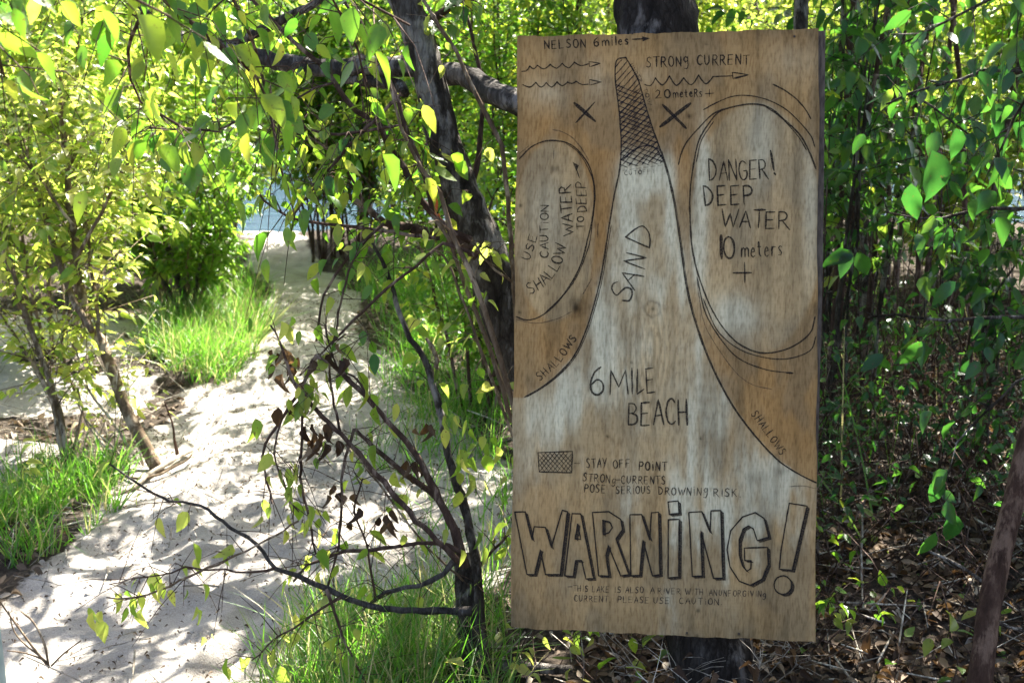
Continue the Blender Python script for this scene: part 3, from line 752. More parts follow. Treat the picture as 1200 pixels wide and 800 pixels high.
# peninsula outline
k = Ink(); k.stroke(LEFTLINE, 2.1, taper=False); k.stroke(RIGHTLINE, 2.0, taper=False); k.stroke([(x+2.2, y) for x, y in LEFTLINE[9:]], 1.0)
k.stroke([(x+1.6, y+.5) for x, y in RIGHTLINE[4:]], .9)
k.build('drawn_outline', INK, 'outline of the sand point')
for ln_, w_ in [([(817, 330), (824, 374), (837, 401), (861, 434.6), (881, 450), (905, 456)], 1.1), ([(925, 569.5), (942, 568.8), (956, 572)], 1.2),
                ([(605, 374), (627.5, 378.7), (652.5, 373.7), (670, 365)], 1.2), ([(609, 180), (620, 171)], 1.4), ([(683, 345), (691, 331), (693, 327)], 1.4),
                ([(648, 152.4), (658, 154.4), (670, 161), (680, 172), (690, 188)], 1.5), ([(649, 174), (649, 186)], 1.4), ([(701, 262), (700, 278)], 1.5)]:
    k = Ink(); k.stroke(ln_, w_); k.build('drawn_line', FAINT)
# hatch on the tip
k = Ink()
def lxr(y): return np.interp(y, ll[:, 1], ll[:, 0]), np.interp(y, rl[:, 1], rl[:, 0])
def hatch(k, m_, c0, c1, dc, ymin, ymax, wd):
    c = c0
    while c < c1:
        run = []
        for x in np.arange(718, 784, 1.0):
            y = c+m_*(x-718); 
            if ymin(x) < y < ymax(x):
                a_, b_ = lxr(y)
                if a_-.5 < x < b_+.5: run.append((x, y))
        if len(run) > 3:
            w0 = random.uniform(-.8, .8); k.stroke([run[0], (run[len(run)//2][0], run[len(run)//2][1]+w0), run[-1]], wd)
        c += dc*random.uniform(.8, 1.2)
top = lambda x: 70
hatch(k, .38, 98, 195, 5.6, top, lambda x: 197-(x-730)*.1, 1.5)
hatch(k, -1.15, 74, 262, 8.0, top, lambda x: 196-(x-730)*.1, 1.5)
hatch(k, -.75, 110, 230, 8.4, lambda x: 100, lambda x: 188, 1.2)
k.stroke([(730, 188), (742, 176.5), (756, 171), (768, 174), (777, 187)], 2.2)
k.build('hatching', SOFT, 'cross-hatched tip of the point')
k = Ink()
for q in range(6):
    x = 730+q*8.2; k.stroke([(x, 200-(x-730)*.14), (x+5, 199.4-(x-730)*.14)], 1.2)
write(k, 'CUTOFF!', [(732, 205.5), (767, 203)], 4.6, 1.1)
write(k, 'UNDER', [(737.5, 77), (750, 98)], 4.4, 1.1); write(k, 'TOW', [(753.5, 104), (760, 124)], 4.2, 1.1)
k.build('lettering', SOFT, 'small CUTOFF! and UNDERTOW notes beside the tip')
# ellipses
k = Ink()
k.stroke([(609, 186), (622, 173), (636, 166.3), (650, 165), (664, 167.5), (676, 175), (688, 190), (694, 205), (696.5, 222), (696, 242), (693, 262), (688.5, 281), (681, 309), (667.5, 335), (650, 357.5), (632.5, 371), (617.5, 375), (605, 371)], 2.0)
k.stroke([(664, 169), (678, 179), (691, 201), (697.5, 226), (694, 262), (690, 288), (677.5, 321), (662.5, 343.5), (640, 365.5)], 1.2)
k.build('drawn_ellipse', INK, 'left oval around the shallow water note')
k = Ink()
k.stroke([(955, 371), (948.6, 390.7), (925, 407.6), (894.7, 413.6), (867.7, 404), (847.5, 384), (832, 358), (821, 330), (814.5, 308), (810, 280), (808.5, 232), (812, 198), (818.7, 166), (830, 146), (843.5, 131), (863.7, 124.6), (884, 122.3), (902, 126.8), (920, 141.5), (938, 159.5), (949, 180), (956, 198)], 2.1)
k.stroke([(795, 193), (799, 178), (806, 165), (818.7, 150.5), (834.5, 134.7), (848, 128)], 1.8)
k.stroke([(824.3, 129), (839, 121), (857, 113.8), (875, 112.2), (897.4, 116.7), (920, 128), (938, 144.8), (950.3, 160), (955, 173)], 1.5)
k.stroke([(906, 99.2), (920, 106.6), (933.4, 116.7), (944.7, 130), (950.3, 140)], 2.0)
k.stroke([(956, 394), (948.6, 411), (921.6, 420.4), (891, 417.7), (864, 407.6), (840.7, 387), (824, 350)], 1.5)
k.stroke([(928.4, 437), (898, 432.9), (867.7, 421), (847.5, 401), (827, 367), (817, 325)], 1.6); k.stroke([(922, 436.5), (929, 437)], 3)
k.stroke([(895, 124), (916, 139), (935, 160), (945, 176)], 1.4); k.stroke([(816, 190), (822, 165), (836, 143)], 1.3)
k.build('drawn_ellipse', INK, 'right double oval around the danger note')
k = Ink()
write(k, 'DANGER', [(831, 212), (901, 209.5)], (24, 22), 2.0, gapf=.12); k.stroke([(903, 177), (907, 200)], 3.0); k.stroke([(907.5, 203.5), (908.5, 204.5)], 4.2, jit=0)
write(k, 'DEEP', [(826, 241.5), (884.5, 239)], (22, 21), 2.4, gapf=.2); write(k, 'WATER', [(845, 265.5), (926, 268.5)], (20, 19.5), 2.2, gapf=.12)
k.stroke([(845, 276), (845.5, 303)], 4.0); write(k, '0', [(848.5, 303), (864, 302.5)], 27, 2.7); write(k, 'meters', [(869, 301.5), (918, 299.5)], 17.5, 2.0)
k.stroke([(859, 320), (880.5, 319.6)], 2.2); k.stroke([(872.5, 307.5), (872.8, 331)], 2.0)
k.build('lettering', INK, 'hand-written DANGER! DEEP WATER 10 meters +')
k = Ink()
write(k, 'WATER', [(672, 275.5), (668.5, 216)], (12, 13), 1.9, gapf=.15); write(k, 'TO', [(684.5, 268.5), (684, 253)], 8, 1.7); write(k, 'DEEP', [(687.5, 248), (686.5, 212)], 11.5, 1.8, gapf=.12)
k.stroke([(679, 208.5), (676, 199)], 1.8); k.poly([(671, 190), (678.5, 194), (675.5, 201)])
write(k, 'SHALLOW', [(622, 345), (637.5, 336), (650, 323), (659, 309), (664, 287)], 12.5, 1.9, gapf=.15)
write(k, 'USE', [(620.5, 305), (626, 290), (630, 275)], 9.5, 1.6, gapf=.15); write(k, 'CAUTiON', [(643, 302), (642.5, 270), (643, 239.5)], 9.5, 1.6, gapf=.15)
k.build('lettering', INK, 'sideways USE CAUTION SHALLOW WATER TO DEEP')
text_part('SHALLOWS', [(633, 446), (655, 427), (677, 396)], 9.2, 1.7, label='slanted SHALLOWS on the left')
text_part('SHALLOWS', [(880, 485), (899, 511), (915, 534)], 9, 1.6, label='slanted SHALLOWS on the right')
k = Ink(); k.stroke([(723.7, 330.5), (718.7, 332.5), (717.2, 339.2), (722.5, 346), (727.7, 341.5), (733.7, 337), (739.3, 338.5), (740.8, 344.5), (737.5, 352), (729.2, 352)], 2.2)
k.stroke([(743.8, 340), (729.2, 319.7), (754.7, 323.9)], 2.0, smooth=False); k.stroke([(736, 328.7), (743.5, 322)], 1.8)
k.stroke([(755.5, 315.2), (730.7, 305.8), (757.7, 302.2), (734.2, 296.2)], 2.0, smooth=False)
k.stroke([(733, 278), (744, 269), (753.2, 265), (760, 272), (761.8, 281), (761.2, 290.5)], 2.1); k.stroke([(733, 278), (761.2, 290.5)], 2.1)
k.build('lettering', INK, 'sideways SAND on the point')
k = Ink(); write(k, '6', [(691.5, 463.5), (711, 463)], 33, 2.4); write(k, 'M', [(715, 461.5), (736, 461)], 27, 2.0); k.stroke([(740.5, 431), (741, 461)], 2.0); k.stroke([(747, 432), (746.5, 461.5), (754.5, 456)], 2.2, smooth=False); write(k, 'E', [(758.5, 460), (770, 459)], 27, 2.1)
write(k, 'BEACH', [(736.5, 498), (808, 497.5)], (25, 31), 2.4, gapf=.14)
k.build('lettering', INK, 'hand-written 6 MILE BEACH')
k = Ink(); bxp = [(630.5, 530), (671, 528.5), (670, 553.4), (632, 552.5)]
k.stroke(bxp+[bxp[0]], 1.8, smooth=False)
for q in range(9):
    x = 630+q*5.2; k.stroke([(max(x-12, 632), 530+max(0, 632-(x-12))*.9), (min(x+8, 670), 552-max(0, x+8-670)*1.1)], 1.1)
    k.stroke([(min(x+10, 670), 530+max(0, x+10-670)*1.1), (max(x-8, 632), 552-max(0, 632-(x-8))*1.2)], 1.1)
k.stroke([(673, 542.4), (679, 542.6)], 1.5)
k.build('hatching', INK, 'small cross-hatched legend box')
k = Ink(); write(k, 'STAY', [(687.5, 548), (711, 547.6)], 11, 1.7); write(k, 'OFF', [(719, 548.3), (739, 547.5)], 9.5, 1.7); write(k, 'POjNT', [(749, 550.5), (781.5, 551)], 10, 1.7)
write(k, 'STRONg', [(683, 563), (722, 566)], 9, 1.5); write(k, '-', [(722, 564.6), (727, 564.6)], 6, 1.5); write(k, 'CURRENTS', [(728, 566), (780.5, 566.8)], 8.8, 1.5)
write(k, 'POSE', [(685, 576), (710, 577)], 9, 1.5); write(k, 'SERjOUS', [(722, 577.8), (763, 578)], 8.6, 1.5); write(k, 'DROWNjNq', [(772, 579), (830, 580)], 8.6, 1.5); write(k, 'RjSk.'.replace('k', 'K').replace('j', 'I'), [(836.5, 581), (869, 581.5)], 9, 1.6)
k.build('lettering', INK, 'hand-written STAY OFF POINT STRONG CURRENTS POSE SERIOUS DROWNING RISK.')
k = Ink()
for tx_, a0, a1, y0, y1 in [('-', 665.5, 671, 690, 690), ('THIS', 672, 689.5, 692, 692.5), ('LAKE', 694, 714, 693, 693.5), ('IS', 720, 728.5, 693.5, 693.6), ('ALSO', 733, 754.5, 693.8, 694), ('A', 762, 767.5, 694.5, 694.6), ('RIVER', 771, 798, 695, 695.8), ('WITH', 803, 824.5, 696, 696.5), ('AN', 831, 840.5, 697, 697.3), ('UNFORGiViNg', 842.5, 898, 697.5, 699),
                          ('CURRENT.', 673, 716, 704, 705), ('PLEASE', 724, 761, 705.2, 706), ('USE', 766, 785, 706.2, 706.5), ('CAUTiON.', 796, 847, 706.8, 708)]:
    write(k, tx_, [(a0, y0), (a1, y1)], 7, 1.35)
k.build('lettering', SOFT, 'small hand-written note about the lake also being a river')
# WARNiNG!
def z7(p): return [(590+x/3.333, 500+y/3.333) for x, y in p]
def z8(p): return [(770+x/3.476, 540+y/3.476) for x, y in p]
k = Ink()
GL = [
 (z7([(45, 332), (85, 331), (112, 440), (120, 388), (165, 392), (187, 470), (230, 325), (250, 330), (222, 575), (165, 575), (145, 478), (122, 575), (92, 575)]), []),
 (z7([(240, 580), (268, 338), (302, 338), (352, 590), (322, 592), (306, 520), (282, 520), (272, 582)]), [z7([(290, 378), (280, 436), (302, 438)])]),
 (z7([(372, 580), (348, 333), (412, 330), (458, 360), (465, 400), (440, 436), (490, 575), (458, 580), (410, 462), (400, 500), (412, 580)]), [z7([(388, 363), (415, 370), (426, 392), (412, 412), (390, 420)])]),
 (z7([(498, 580), (494, 342), (540, 341), (572, 440), (578, 335), (606, 332), (612, 575), (582, 580), (545, 440), (532, 578)]), []),
 (z8([(45, 165), (86, 162), (90, 212), (50, 216)]), []), (z8([(46, 238), (90, 236), (88, 470), (45, 475)]), []),
 (z8([(130, 208), (182, 205), (216, 290), (220, 202), (260, 200), (268, 475), (230, 476), (178, 282), (184, 466), (143, 468)]), []),
 (z8([(455, 308), (408, 322), (392, 275), (372, 262), (350, 275), (335, 320), (335, 380), (348, 425), (365, 447), (382, 436), (383, 404), (357, 403), (355, 352), (450, 350), (452, 420), (428, 478), (380, 505), (335, 488), (297, 430), (285, 360), (300, 282), (348, 226), (400, 208), (436, 232)]), []),
 (z8([(538, 170), (610, 182), (550, 443), (498, 438), (505, 360)]), []),
 (z8(arc(512, 503, 36, 38, 0, 345, 16)), [])]
def solidside(k, pts, off, sgn):
    pts = np.array(pts); n = len(pts)
    x, y = pts[:, 0], pts[:, 1]; area = (x*np.roll(y, -1)-np.roll(x, -1)*y).sum()
    for i in range(n):
        a_, b_ = pts[i], pts[(i+1) % n]; e = b_-a_
        nn = np.array([e[1], -e[0]])*(1 if area > 0 else -1)*sgn
        if nn @ np.array([1, .5])/max(np.hypot(*e), .01) > .2:
            o = np.array(off); k.poly([a_, b_, b_+o, a_+o])
for outer, holes in GL:
    for pts, sg in [(outer, 1)]+[(h_, -1) for h_ in holes]:
        k.stroke(list(pts)+[pts[0]], 1.9, smooth=False, taper=False)
        k.stroke([(x+random.uniform(-.5, .5), y+random.uniform(-.5, .5)) for x, y in list(pts)+[pts[0]]], 1.2, smooth=False, taper=False)
        solidside(k, pts, (3.4, 2.6), sg)
k.build('lettering', INK, 'large outlined block letters WARNING!')
# screws
m, nt, b, out = mat('rusty_screw'); b.inputs['Base Color'].default_value = (.07, .05, .04, 1); b.inputs['Metallic'].default_value = .6; b.inputs['Roughness'].default_value = .6
SCREW = m
for sx, sy in [(741, 39.5), (931, 43), (866, 742), (805, 741)]:
    q = on_board(np.array([sx]), np.array([sy]))[0]; t = MB(); t.tube([[*(q-bn*.004), .0022], [*(q+bn*.0012), .0022], [*(q+bn*.0016), .0015]], 8, step=.01); t.build('screw', SCREW, sign)

# ------------------------------------------------------------------ post at the lower left
m, nt, b, out = mat('pale_painted_post'); L = nt.links.new
geo = N(nt, 'ShaderNodeNewGeometry'); n1 = N(nt, 'ShaderNodeTexNoise'); n1.inputs['Scale'].default_value = 40; L(geo.outputs['Position'], n1.inputs['Vector'])
r = ramp(nt, [(.3, (.30, .38, .36)), (.7, (.42, .50, .47))]); L(n1.outputs[0], r.inputs[0]); L(r.outputs[0], b.inputs['Base Color']); b.inputs['Roughness'].default_value = .6
pt = MB()
pb = ground_hit(-14, 960); ptop = P(-52, 640, 2.45)
dv = nrm(ptop-pb); s1 = np.array([1, 0, 0.])
s1 = nrm(s1-dv*(s1@dv)); s2 = np.cross(dv, s1); V = []
for c in (pb-dv*.05, ptop):
    for u_, v_ in ((-.045, -.045), (.045, -.045), (.045, .045), (-.045, .045)): V.append(c+s1*u_+s2*v_)
for c in (ptop+dv*.012,):
    for u_, v_ in ((-.038, -.038), (.038, -.038), (.038, .038), (-.038, .038)): V.append(c+s1*u_+s2*v_)
Fc = [(0, 1, 2, 3)[::-1], (8, 9, 10, 11)]+[(a_+q, a_+(q+1) % 4, a_+4+(q+1) % 4, a_+4+q) for a_ in (0, 4) for q in range(4)]
po = mesh_obj('wooden_post', np.array(V), Fc, m, None, False); po['label'] = 'pale grey-green post at the lower left corner of the path'; po['category'] = 'post'

# ------------------------------------------------------------------ trees with drawn limbs
def along(c, n, t0=.15, t1=1.0):
    """n points on polyline c (rows xyz r) with tangents"""
    seg = np.linalg.norm(np.diff(c[:, :3], axis=0), axis=1); cum = np.r_[0, np.cumsum(seg)]
    s = rng.uniform(t0, t1, n)*cum[-1]
    p = np.stack([np.interp(s, cum, c[:, k]) for k in range(3)], -1)
    T = nrm(np.gradient(c[:, :3], axis=0)); tg = np.stack([np.interp(s, cum, T[:, k]) for k in range(3)], -1)
    return p, tg
def twigs(mb, c, n, length, t0=.2, droop=.2, r=.0012, leaves=4, size=.05, ldroop=.8, tint=(.2, .8), sizevar=.45, upb=.1):
    """side twigs from curve c; returns a leaf set"""
    p, tg = along(c, n, t0)
    sets = []
    for a_, t_ in zip(p, tg):
        d = nrm(t_*.5+rand_dirs(1)[0]*.9+np.array([0, 0, upb]))
        Ln = length*random.uniform(.5, 1.2)
        q = [np.r_[a_, r*1.4], np.r_[a_+d*Ln*.5+np.array([0, 0, -.04*droop*Ln]), r], np.r_[a_+d*Ln+np.array([0, 0, -droop*Ln]), r*.6]]
        cc = mb.tube(q, 3, step=Ln/3)
        k = max(1, int(leaves*random.uniform(.6, 1.4)))
        f = np.linspace(.25, 1, k); bb = np.stack([np.interp(f, np.linspace(0, 1, len(cc)), cc[:, z]) for z in range(3)], -1)
        side = nrm(np.cross(d, [0, 0, 1.])+1e-3)
        sg = np.where(np.arange(k) % 2 == 0, 1, -1)[:, None]
        out_ = d[None]*.7+side[None]*sg*.8
        bb = bb+nrm(out_+[0, 0, -ldroop])*.012
        sets.append(leaf_set(bb, out_, size, ldroop, .35, tint=tint, sizevar=sizevar))
    return cat(*sets) if sets else None
def crown_leaves(c, r, n, size, tint=(.2, .8), filt=True, clump=60):
    """leaves in clumps through an ellipsoid; gaps cut to lay sun and shade on the ground as wanted"""
    c = np.array(c); r = np.array(r)
    d = rand_dirs(clump); cc = c+d*r*(rng.random((clump, 1))**.4)
    i = rng.integers(0, clump, n)
    B = cc[i]+rng.normal(0, .2, (n, 3))*np.minimum(1, r/.8)
    lowc = B[:, 2] < 1.52+.042*B[:, 1]; B[lowc, 2] = 1.52+.042*B[lowc, 1]+rng.uniform(0, .4, lowc.sum())
    Ls = leaf_set(B, nrm(B-c), size, .5, .8, tint=tint)
    if filt:
        k = gap_filter(B); Ls = tuple(q[k] for q in Ls)
    return Ls, cc
def crown_limbs(mb, start, cc, r0=.03):
    for q in cc:
        mid = (start+q)/2+rng.normal(0, .12, 3)
        mb.tube([np.r_[start, r0], np.r_[mid, r0*.5], np.r_[q, .004]], 5, step=.4)

# sign tree
tb = ground_hit(852, 852)
st = thing('tree', 'stout dark grey tree trunk the plywood sign is fixed to', 'tree', tb)
t = MB()
tr = px_path([(853, 880, 2.9, 120), (845, 820, 2.9, 108), (830, 740, 2.9, 98), (805, 500, 2.9, 96), (785, 250, 2.9, 96), (772, 60, 2.9, 96), (766, -60, 2.92, 94), (755, -400, 3.0, 86), (735, -900, 3.2, 70), (720, -1500, 3.5, 50)])
tc = t.tube(tr, 22, rough=.06, step=.03); t.build('trunk', BARK_SHADOWY, st)
t = MB(); lb = px_path([(768, 175, 2.95, 34), (690, 140, 3.08, 32), (600, 118, 3.2, 30), (570, 105, 3.28, 29), (550, 92, 3.32, 27), (525, 87, 3.36, 26), (475, 78, 3.42, 25), (425, 77, 3.48, 24), (375, 80, 3.5, 22), (325, 72, 3.55, 19), (265, 55, 3.6, 15), (207, 40, 3.65, 12), (170, 15, 3.7, 8), (150, -40, 3.75, 5)])
c1 = t.tube(lb, 10, rough=.12, step=.03, wob=.002); t.build('limb', BARK_GREY, st)
t = MB(); c2 = t.tube(px_path([(425, 95, 3.5, 10), (400, 92, 3.5, 12), (460, 98, 3.45, 16), (475, 110, 3.4, 12)][1:]), 7, rough=.1)
c3 = t.tube(px_path([(265, 55, 3.6, 9), (305, 37, 3.55, 12), (337, 20, 3.5, 11), (375, 0, 3.45, 9), (420, -50, 3.4, 7)]), 7, rough=.1)
t.build('branch', BARK_DARK, st)
shade_crown = MB(); top_ = tr[-1, :3]
A1, cc = crown_leaves((.1, 4.6, 2.15), (1.5, 1.1, .18), 24000, .05, (.1, .6), clump=110)  # leaves out of view, laid and thinned to dapple the path
crown_limbs(shade_crown, top_, cc[:26]); shade_crown.build('branches', BARK_DARK, st, 'stuff')
add_leaves(st, A1, LO, DARK, 0, foliage='shade_crown')
# unseen canopy tree right of the frame, added to shade the thicket
ct = thing('tree', 'unseen leafy tree added just beyond the right edge to shade the thicket', 'tree', (2.6, 4.2, 0))
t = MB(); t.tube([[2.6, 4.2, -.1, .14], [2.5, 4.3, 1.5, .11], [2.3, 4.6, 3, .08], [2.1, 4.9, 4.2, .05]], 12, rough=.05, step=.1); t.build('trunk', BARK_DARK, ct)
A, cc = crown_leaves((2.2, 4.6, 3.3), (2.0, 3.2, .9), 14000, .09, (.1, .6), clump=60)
t = MB(); crown_limbs(t, np.array([2.15, 4.8, 3.8]), cc[:30]); t.build('branches', BARK_DARK, ct, 'stuff'); add_leaves(ct, A, LO, DARK, 0, foliage='shade_crown')
A, cc = crown_leaves((2.3, 7.0, 3.9), (1.9, 2.2, 1.0), 9000, .09, (.1, .6), clump=40); add_leaves(ct, A, LO, DARK, 0, foliage='shade_crown')

# leaning dark tree
lt = thing('tree', 'dark leaning tree with rough bark crossing behind the left edge of the sign', 'tree', ground_hit(720, 740))
t = MB(); tr = px_path([(722, 760, 3.55, 92), (700, 640, 3.5, 84), (655, 500, 3.45, 74), (620, 420, 3.4, 66), (592, 360, 3.38, 60), (568, 300, 3.35, 54), (545, 240, 3.33, 46), (521, 170, 3.3, 41), (506, 100, 3.28, 38), (490, 40, 3.26, 37), (466, -20, 3.25, 36), (430, -140, 3.3, 34), (380, -500, 3.6, 28), (420, -1000, 4.2, 18)])
t.tube(tr, 18, rough=.08, step=.025, wob=.0015); t.build('trunk', BARK_DARK, lt)
tw = MB(); sets = []
BR = [
 ([(560, 300, 15), (532, 281, 14), (500, 272, 13), (475, 266, 12), (450, 260, 10), (430, 245, 8), (410, 230, 6), (387, 225, 3)], 3.25),
 ([(552, 282, 12), (525, 270, 10), (507, 250, 9), (490, 230, 8), (475, 197, 8), (455, 170, 7.5), (445, 147, 7.5), (417, 130, 7), (392, 97, 7), (375, 75, 6.5), (342, 47, 6), (300, 5, 5), (285, -15, 4)], 3.1),
 ([(507, 250, 6), (495, 197, 6), (480, 162, 6), (467, 120, 6), (450, 82, 5.5), (437, 57, 5), (422, 27, 4.5), (402, 0, 4)], 3.05),
 ([(472, 147, 4), (450, 150, 4), (415, 155, 4), (382, 157, 4), (347, 145, 2)], 3.05),
 ([(392, 97, 3.5), (370, 103, 3), (350, 115, 2.5), (337, 125, 2)], 3.05),
 ([(492, 30, 13), (512, 19, 11), (540, 0, 9), (570, -30, 7)], 3.25),
 ([(300, 130, 3), (260, 150, 3), (220, 152, 2.5), (175, 150, 2)], 3.0),
 ([(560, 300, 6), (520, 285, 5), (500, 300, 4), (440, 350, 4), (400, 390, 3), (350, 440, 2)], 3.0),
 ([(532, 281, 5), (480, 275, 5), (430, 268, 4.5), (380, 262, 4), (340, 255, 3.5), (310, 235, 3), (295, 215, 2)], 3.1),
 ([(450, 262, 4), (435, 275, 4), (410, 300, 4), (395, 320, 3.5), (380, 345, 3), (370, 400, 3)], 3.05),
 ([(470, 110, 5), (440, 140, 4.5), (405, 175, 4), (372, 215, 3.5), (345, 250, 2.5)], 3.05),
 ([(430, 245, 4), (400, 190, 3.5), (360, 160, 3), (320, 150, 2)], 3.15),
 ([(545, 240, 9), (558, 200, 8), (562, 160, 7), (565, 120, 6), (558, 60, 5), (545, 10, 4)], 3.35)]
BRC = []
for rows, d in BR:
    b_ = MB(); c = b_.tube(px_path(rows, d), 6, rough=.1, step=.03, wob=.0012); b_.build('branch', BARK_BROWN, lt); BRC.append(c)
for i, nn, ll_ in [(1, 30, .16), (2, 20, .14), (3, 10, .1), (4, 7, .1), (0, 14, .14), (7, 4, .1), (8, 10, .1), (9, 4, .1), (6, 12, .12), (5, 10, .1), (10, 16, .12), (11, 24, .16)]:
    sets.append(twigs(tw, BRC[i], int(nn*1.35), ll_, .1, .4, .0012, 2.4, .045, 1.1, (.25, .95), .45))
tw.build('twigs', BARK_BROWN, lt, 'stuff')
A, cc = crown_leaves((-.3, 6.5, 2.35), (1.6, 1.9, .2), 28000, .05, (.1, .7), clump=130)  # flat leaf layer above the view, shaped to cast dapples on the path
t = MB(); crown_limbs(t, tr[-1, :3], cc[:22]); t.build('branches', BARK_DARK, lt, 'stuff'); add_leaves(lt, A, LO, GREEN, 0, foliage='shade_crown')
add_leaves(lt, cat(*sets), HI, GREEN, 300)
for q in [(510, 231, .03), (515, 250, .022), (508, 243, .02)]:
    L1 = leaf_set(np.array([P(q[0], q[1], 3.05)]), np.array([[0, 0, -1.]]), q[2], 1, .3)
    add_leaves(lt, L1, HI, ORANGE, 5, minpx=1)

# slender tan stems beside the sign
sh = thing('shrub', 'clump of slender straight tan stems rising just left of the sign', 'shrub', ground_hit(630, 640))
sets = []; tw = MB()
for rows, d in [([(640, 600, 9), (600, 470, 8), (580, 400, 7.5), (567, 360, 7), (550, 317, 7), (530, 275, 6.5), (515, 227, 6), (495, 200, 5), (470, 150, 4), (455, 90, 3)], 3.0),
                ([(636, 610, 7), (596, 480, 6.5), (574, 410, 6), (555, 360, 6), (540, 320, 5), (526, 280, 5), (505, 250, 4)], 3.05),
                ([(645, 600, 6), (610, 420, 6), (600, 300, 6), (592, 200, 6), (587, 170, 6), (570, 135, 6), (550, 95, 5.5), (535, 60, 5), (510, 25, 5), (490, -10, 4)], 3.2),
                ([(633, 600, 5), (590, 480, 4.5), (560, 400, 4), (538, 340, 3), (520, 300, 3), (505, 290, 2)], 3.1),
                ([(600, 330, 3), (580, 315, 3), (565, 300, 3), (556, 285, 2)], 3.15)]:
    b_ = MB(); c = b_.tube(px_path(rows, d), 6, rough=.05, step=.04, wob=.001); b_.build('stem', BARK_TAN, sh)
    sets.append(twigs(tw, c, 7, .12, .4, .3, .001, 2, .04, 1.0, (.4, .95)))
tw.build('twigs', BARK_TAN, sh, 'stuff'); add_leaves(sh, cat(*sets), HI, YELLOW, 200)

# foreground bush
fb = thing('bush', 'sparse multi-stemmed bush with half-dead twigs standing in grass beside the path', 'bush', ground_hit(556, 785))
FBR = [
 ([(562, 815, 52), (556, 780, 40), (553, 740, 34), (549, 700, 30), (545, 665, 26), (540, 650, 20)], 3.12, BARK_DARK, 'stem'),
 ([(575, 810, 30), (566, 770, 20), (562, 730, 16), (560, 690, 14), (556, 650, 14), (546, 600, 13), (533, 560, 12), (522, 515, 11), (515, 480, 11), (507, 450, 10), (498, 420, 9.5), (481, 397, 8.5), (470, 372, 8), (457, 332, 7), (447, 305, 6), (437, 285, 4)], 3.08, BARK_DARK, 'stem'),
 ([(507, 450, 7), (512, 420, 6), (505, 405, 6), (500, 395, 4)], 3.08, BARK_TAN, 'stem'),
 ([(545, 665, 14), (535, 625, 12), (520, 597, 11), (505, 565, 10), (492, 540, 9.5), (475, 515, 8), (460, 500, 7.5), (430, 465, 7), (400, 437, 6.5), (371, 418, 5.5), (355, 450, 5), (330, 492, 4.5), (311, 520, 4), (309, 550, 3.5), (320, 590, 3)], 3.0, BARK_BROWN, 'stem'),
 ([(540, 650, 10), (525, 605, 9), (505, 577, 8.5), (475, 555, 8), (447, 532, 7), (415, 502, 5)], 3.04, BARK_BROWN, 'stem'),
 ([(540, 660, 9), (512, 632, 8), (480, 600, 8), (450, 565, 8), (420, 532, 7), (400, 510, 7), (377, 487, 6.5), (352, 460, 6), (337, 427, 4.5), (328, 400, 3.5), (318, 380, 2.5)], 2.96, BARK_BROWN, 'stem'),
 ([(553, 715, 14), (532, 716, 11), (495, 715, 10), (450, 712, 9), (420, 706, 8.5), (382, 690, 8), (350, 674, 7), (322, 665, 6), (300, 637, 5.5), (270, 618, 5), (235, 592, 4.5), (200, 587, 4), (160, 565, 3.5), (125, 540, 2.5)], 2.95, BARK_GREY, 'branch'),
 ([(540, 650, 9), (532, 657, 9), (520, 672, 8), (490, 685, 7), (450, 694, 6), (437, 702, 5)], 3.0, BARK_GREY, 'branch'),
 ([(545, 650, 8), (525, 640, 7), (500, 635, 6), (462, 641, 6), (425, 645, 5.5), (405, 645, 5), (382, 654, 4.5), (360, 662, 4), (345, 682, 3)], 2.98, BARK_BROWN, 'branch'),
 ([(354, 467, 4), (354, 512, 4), (352, 560, 4), (360, 597, 3.5), (370, 650, 3)], 2.95, BARK_RED, 'branch'),
 ([(415, 502, 4), (402, 550, 4), (400, 600, 4), (396, 640, 3.5), (386, 680, 3), (378, 710, 2.5)], 2.98, BARK_BROWN, 'branch'),
 ([(400, 510, 4), (386, 440, 3.5), (395, 380, 3), (405, 330, 3), (420, 290, 2.5)], 3.02, BARK_BROWN, 'branch'),
 ([(382, 690, 5), (400, 740, 4), (415, 775, 3), (430, 800, 2.5)], 2.9, BARK_BROWN, 'branch'),
 ([(400, 700, 4), (372, 715, 3.5), (345, 735, 3), (320, 750, 2.5), (295, 775, 2)], 2.9, BARK_BROWN, 'branch'),
 ([(322, 665, 4), (300, 670, 3.5), (240, 667, 3), (217, 664, 3), (200, 671, 2.5), (155, 677, 2), (130, 685, 1.6)], 2.9, BARK_BROWN, 'branch'),
 ([(350, 610, 3), (300, 640, 3), (235, 670, 3.5), (190, 690, 3), (160, 700, 3), (125, 700, 2)], 2.85, BARK_TAN, 'branch'),
 ([(430, 465, 4), (415, 440, 3), (395, 430, 3), (380, 380, 2)], 3.0, BARK_BROWN, 'branch'),
 ([(555, 670, 5), (600, 620, 4), (620, 580, 3)], 3.15, BARK_BROWN, 'branch'),
 ([(440, 700, 4), (430, 640, 3), (415, 600, 3), (425, 560, 2)], 2.98, BARK_RED, 'branch'),
 ([(330, 492, 3), (322, 530, 2.5), (335, 575, 2), (350, 600, 2)], 2.95, BARK_BROWN, 'branch'),
 ([(405, 520, 3.5), (450, 575, 3), (500, 640, 3), (545, 680, 3)], 3.05, BARK_TAN, 'branch')]
sets = []; dead = []; tw = MB()
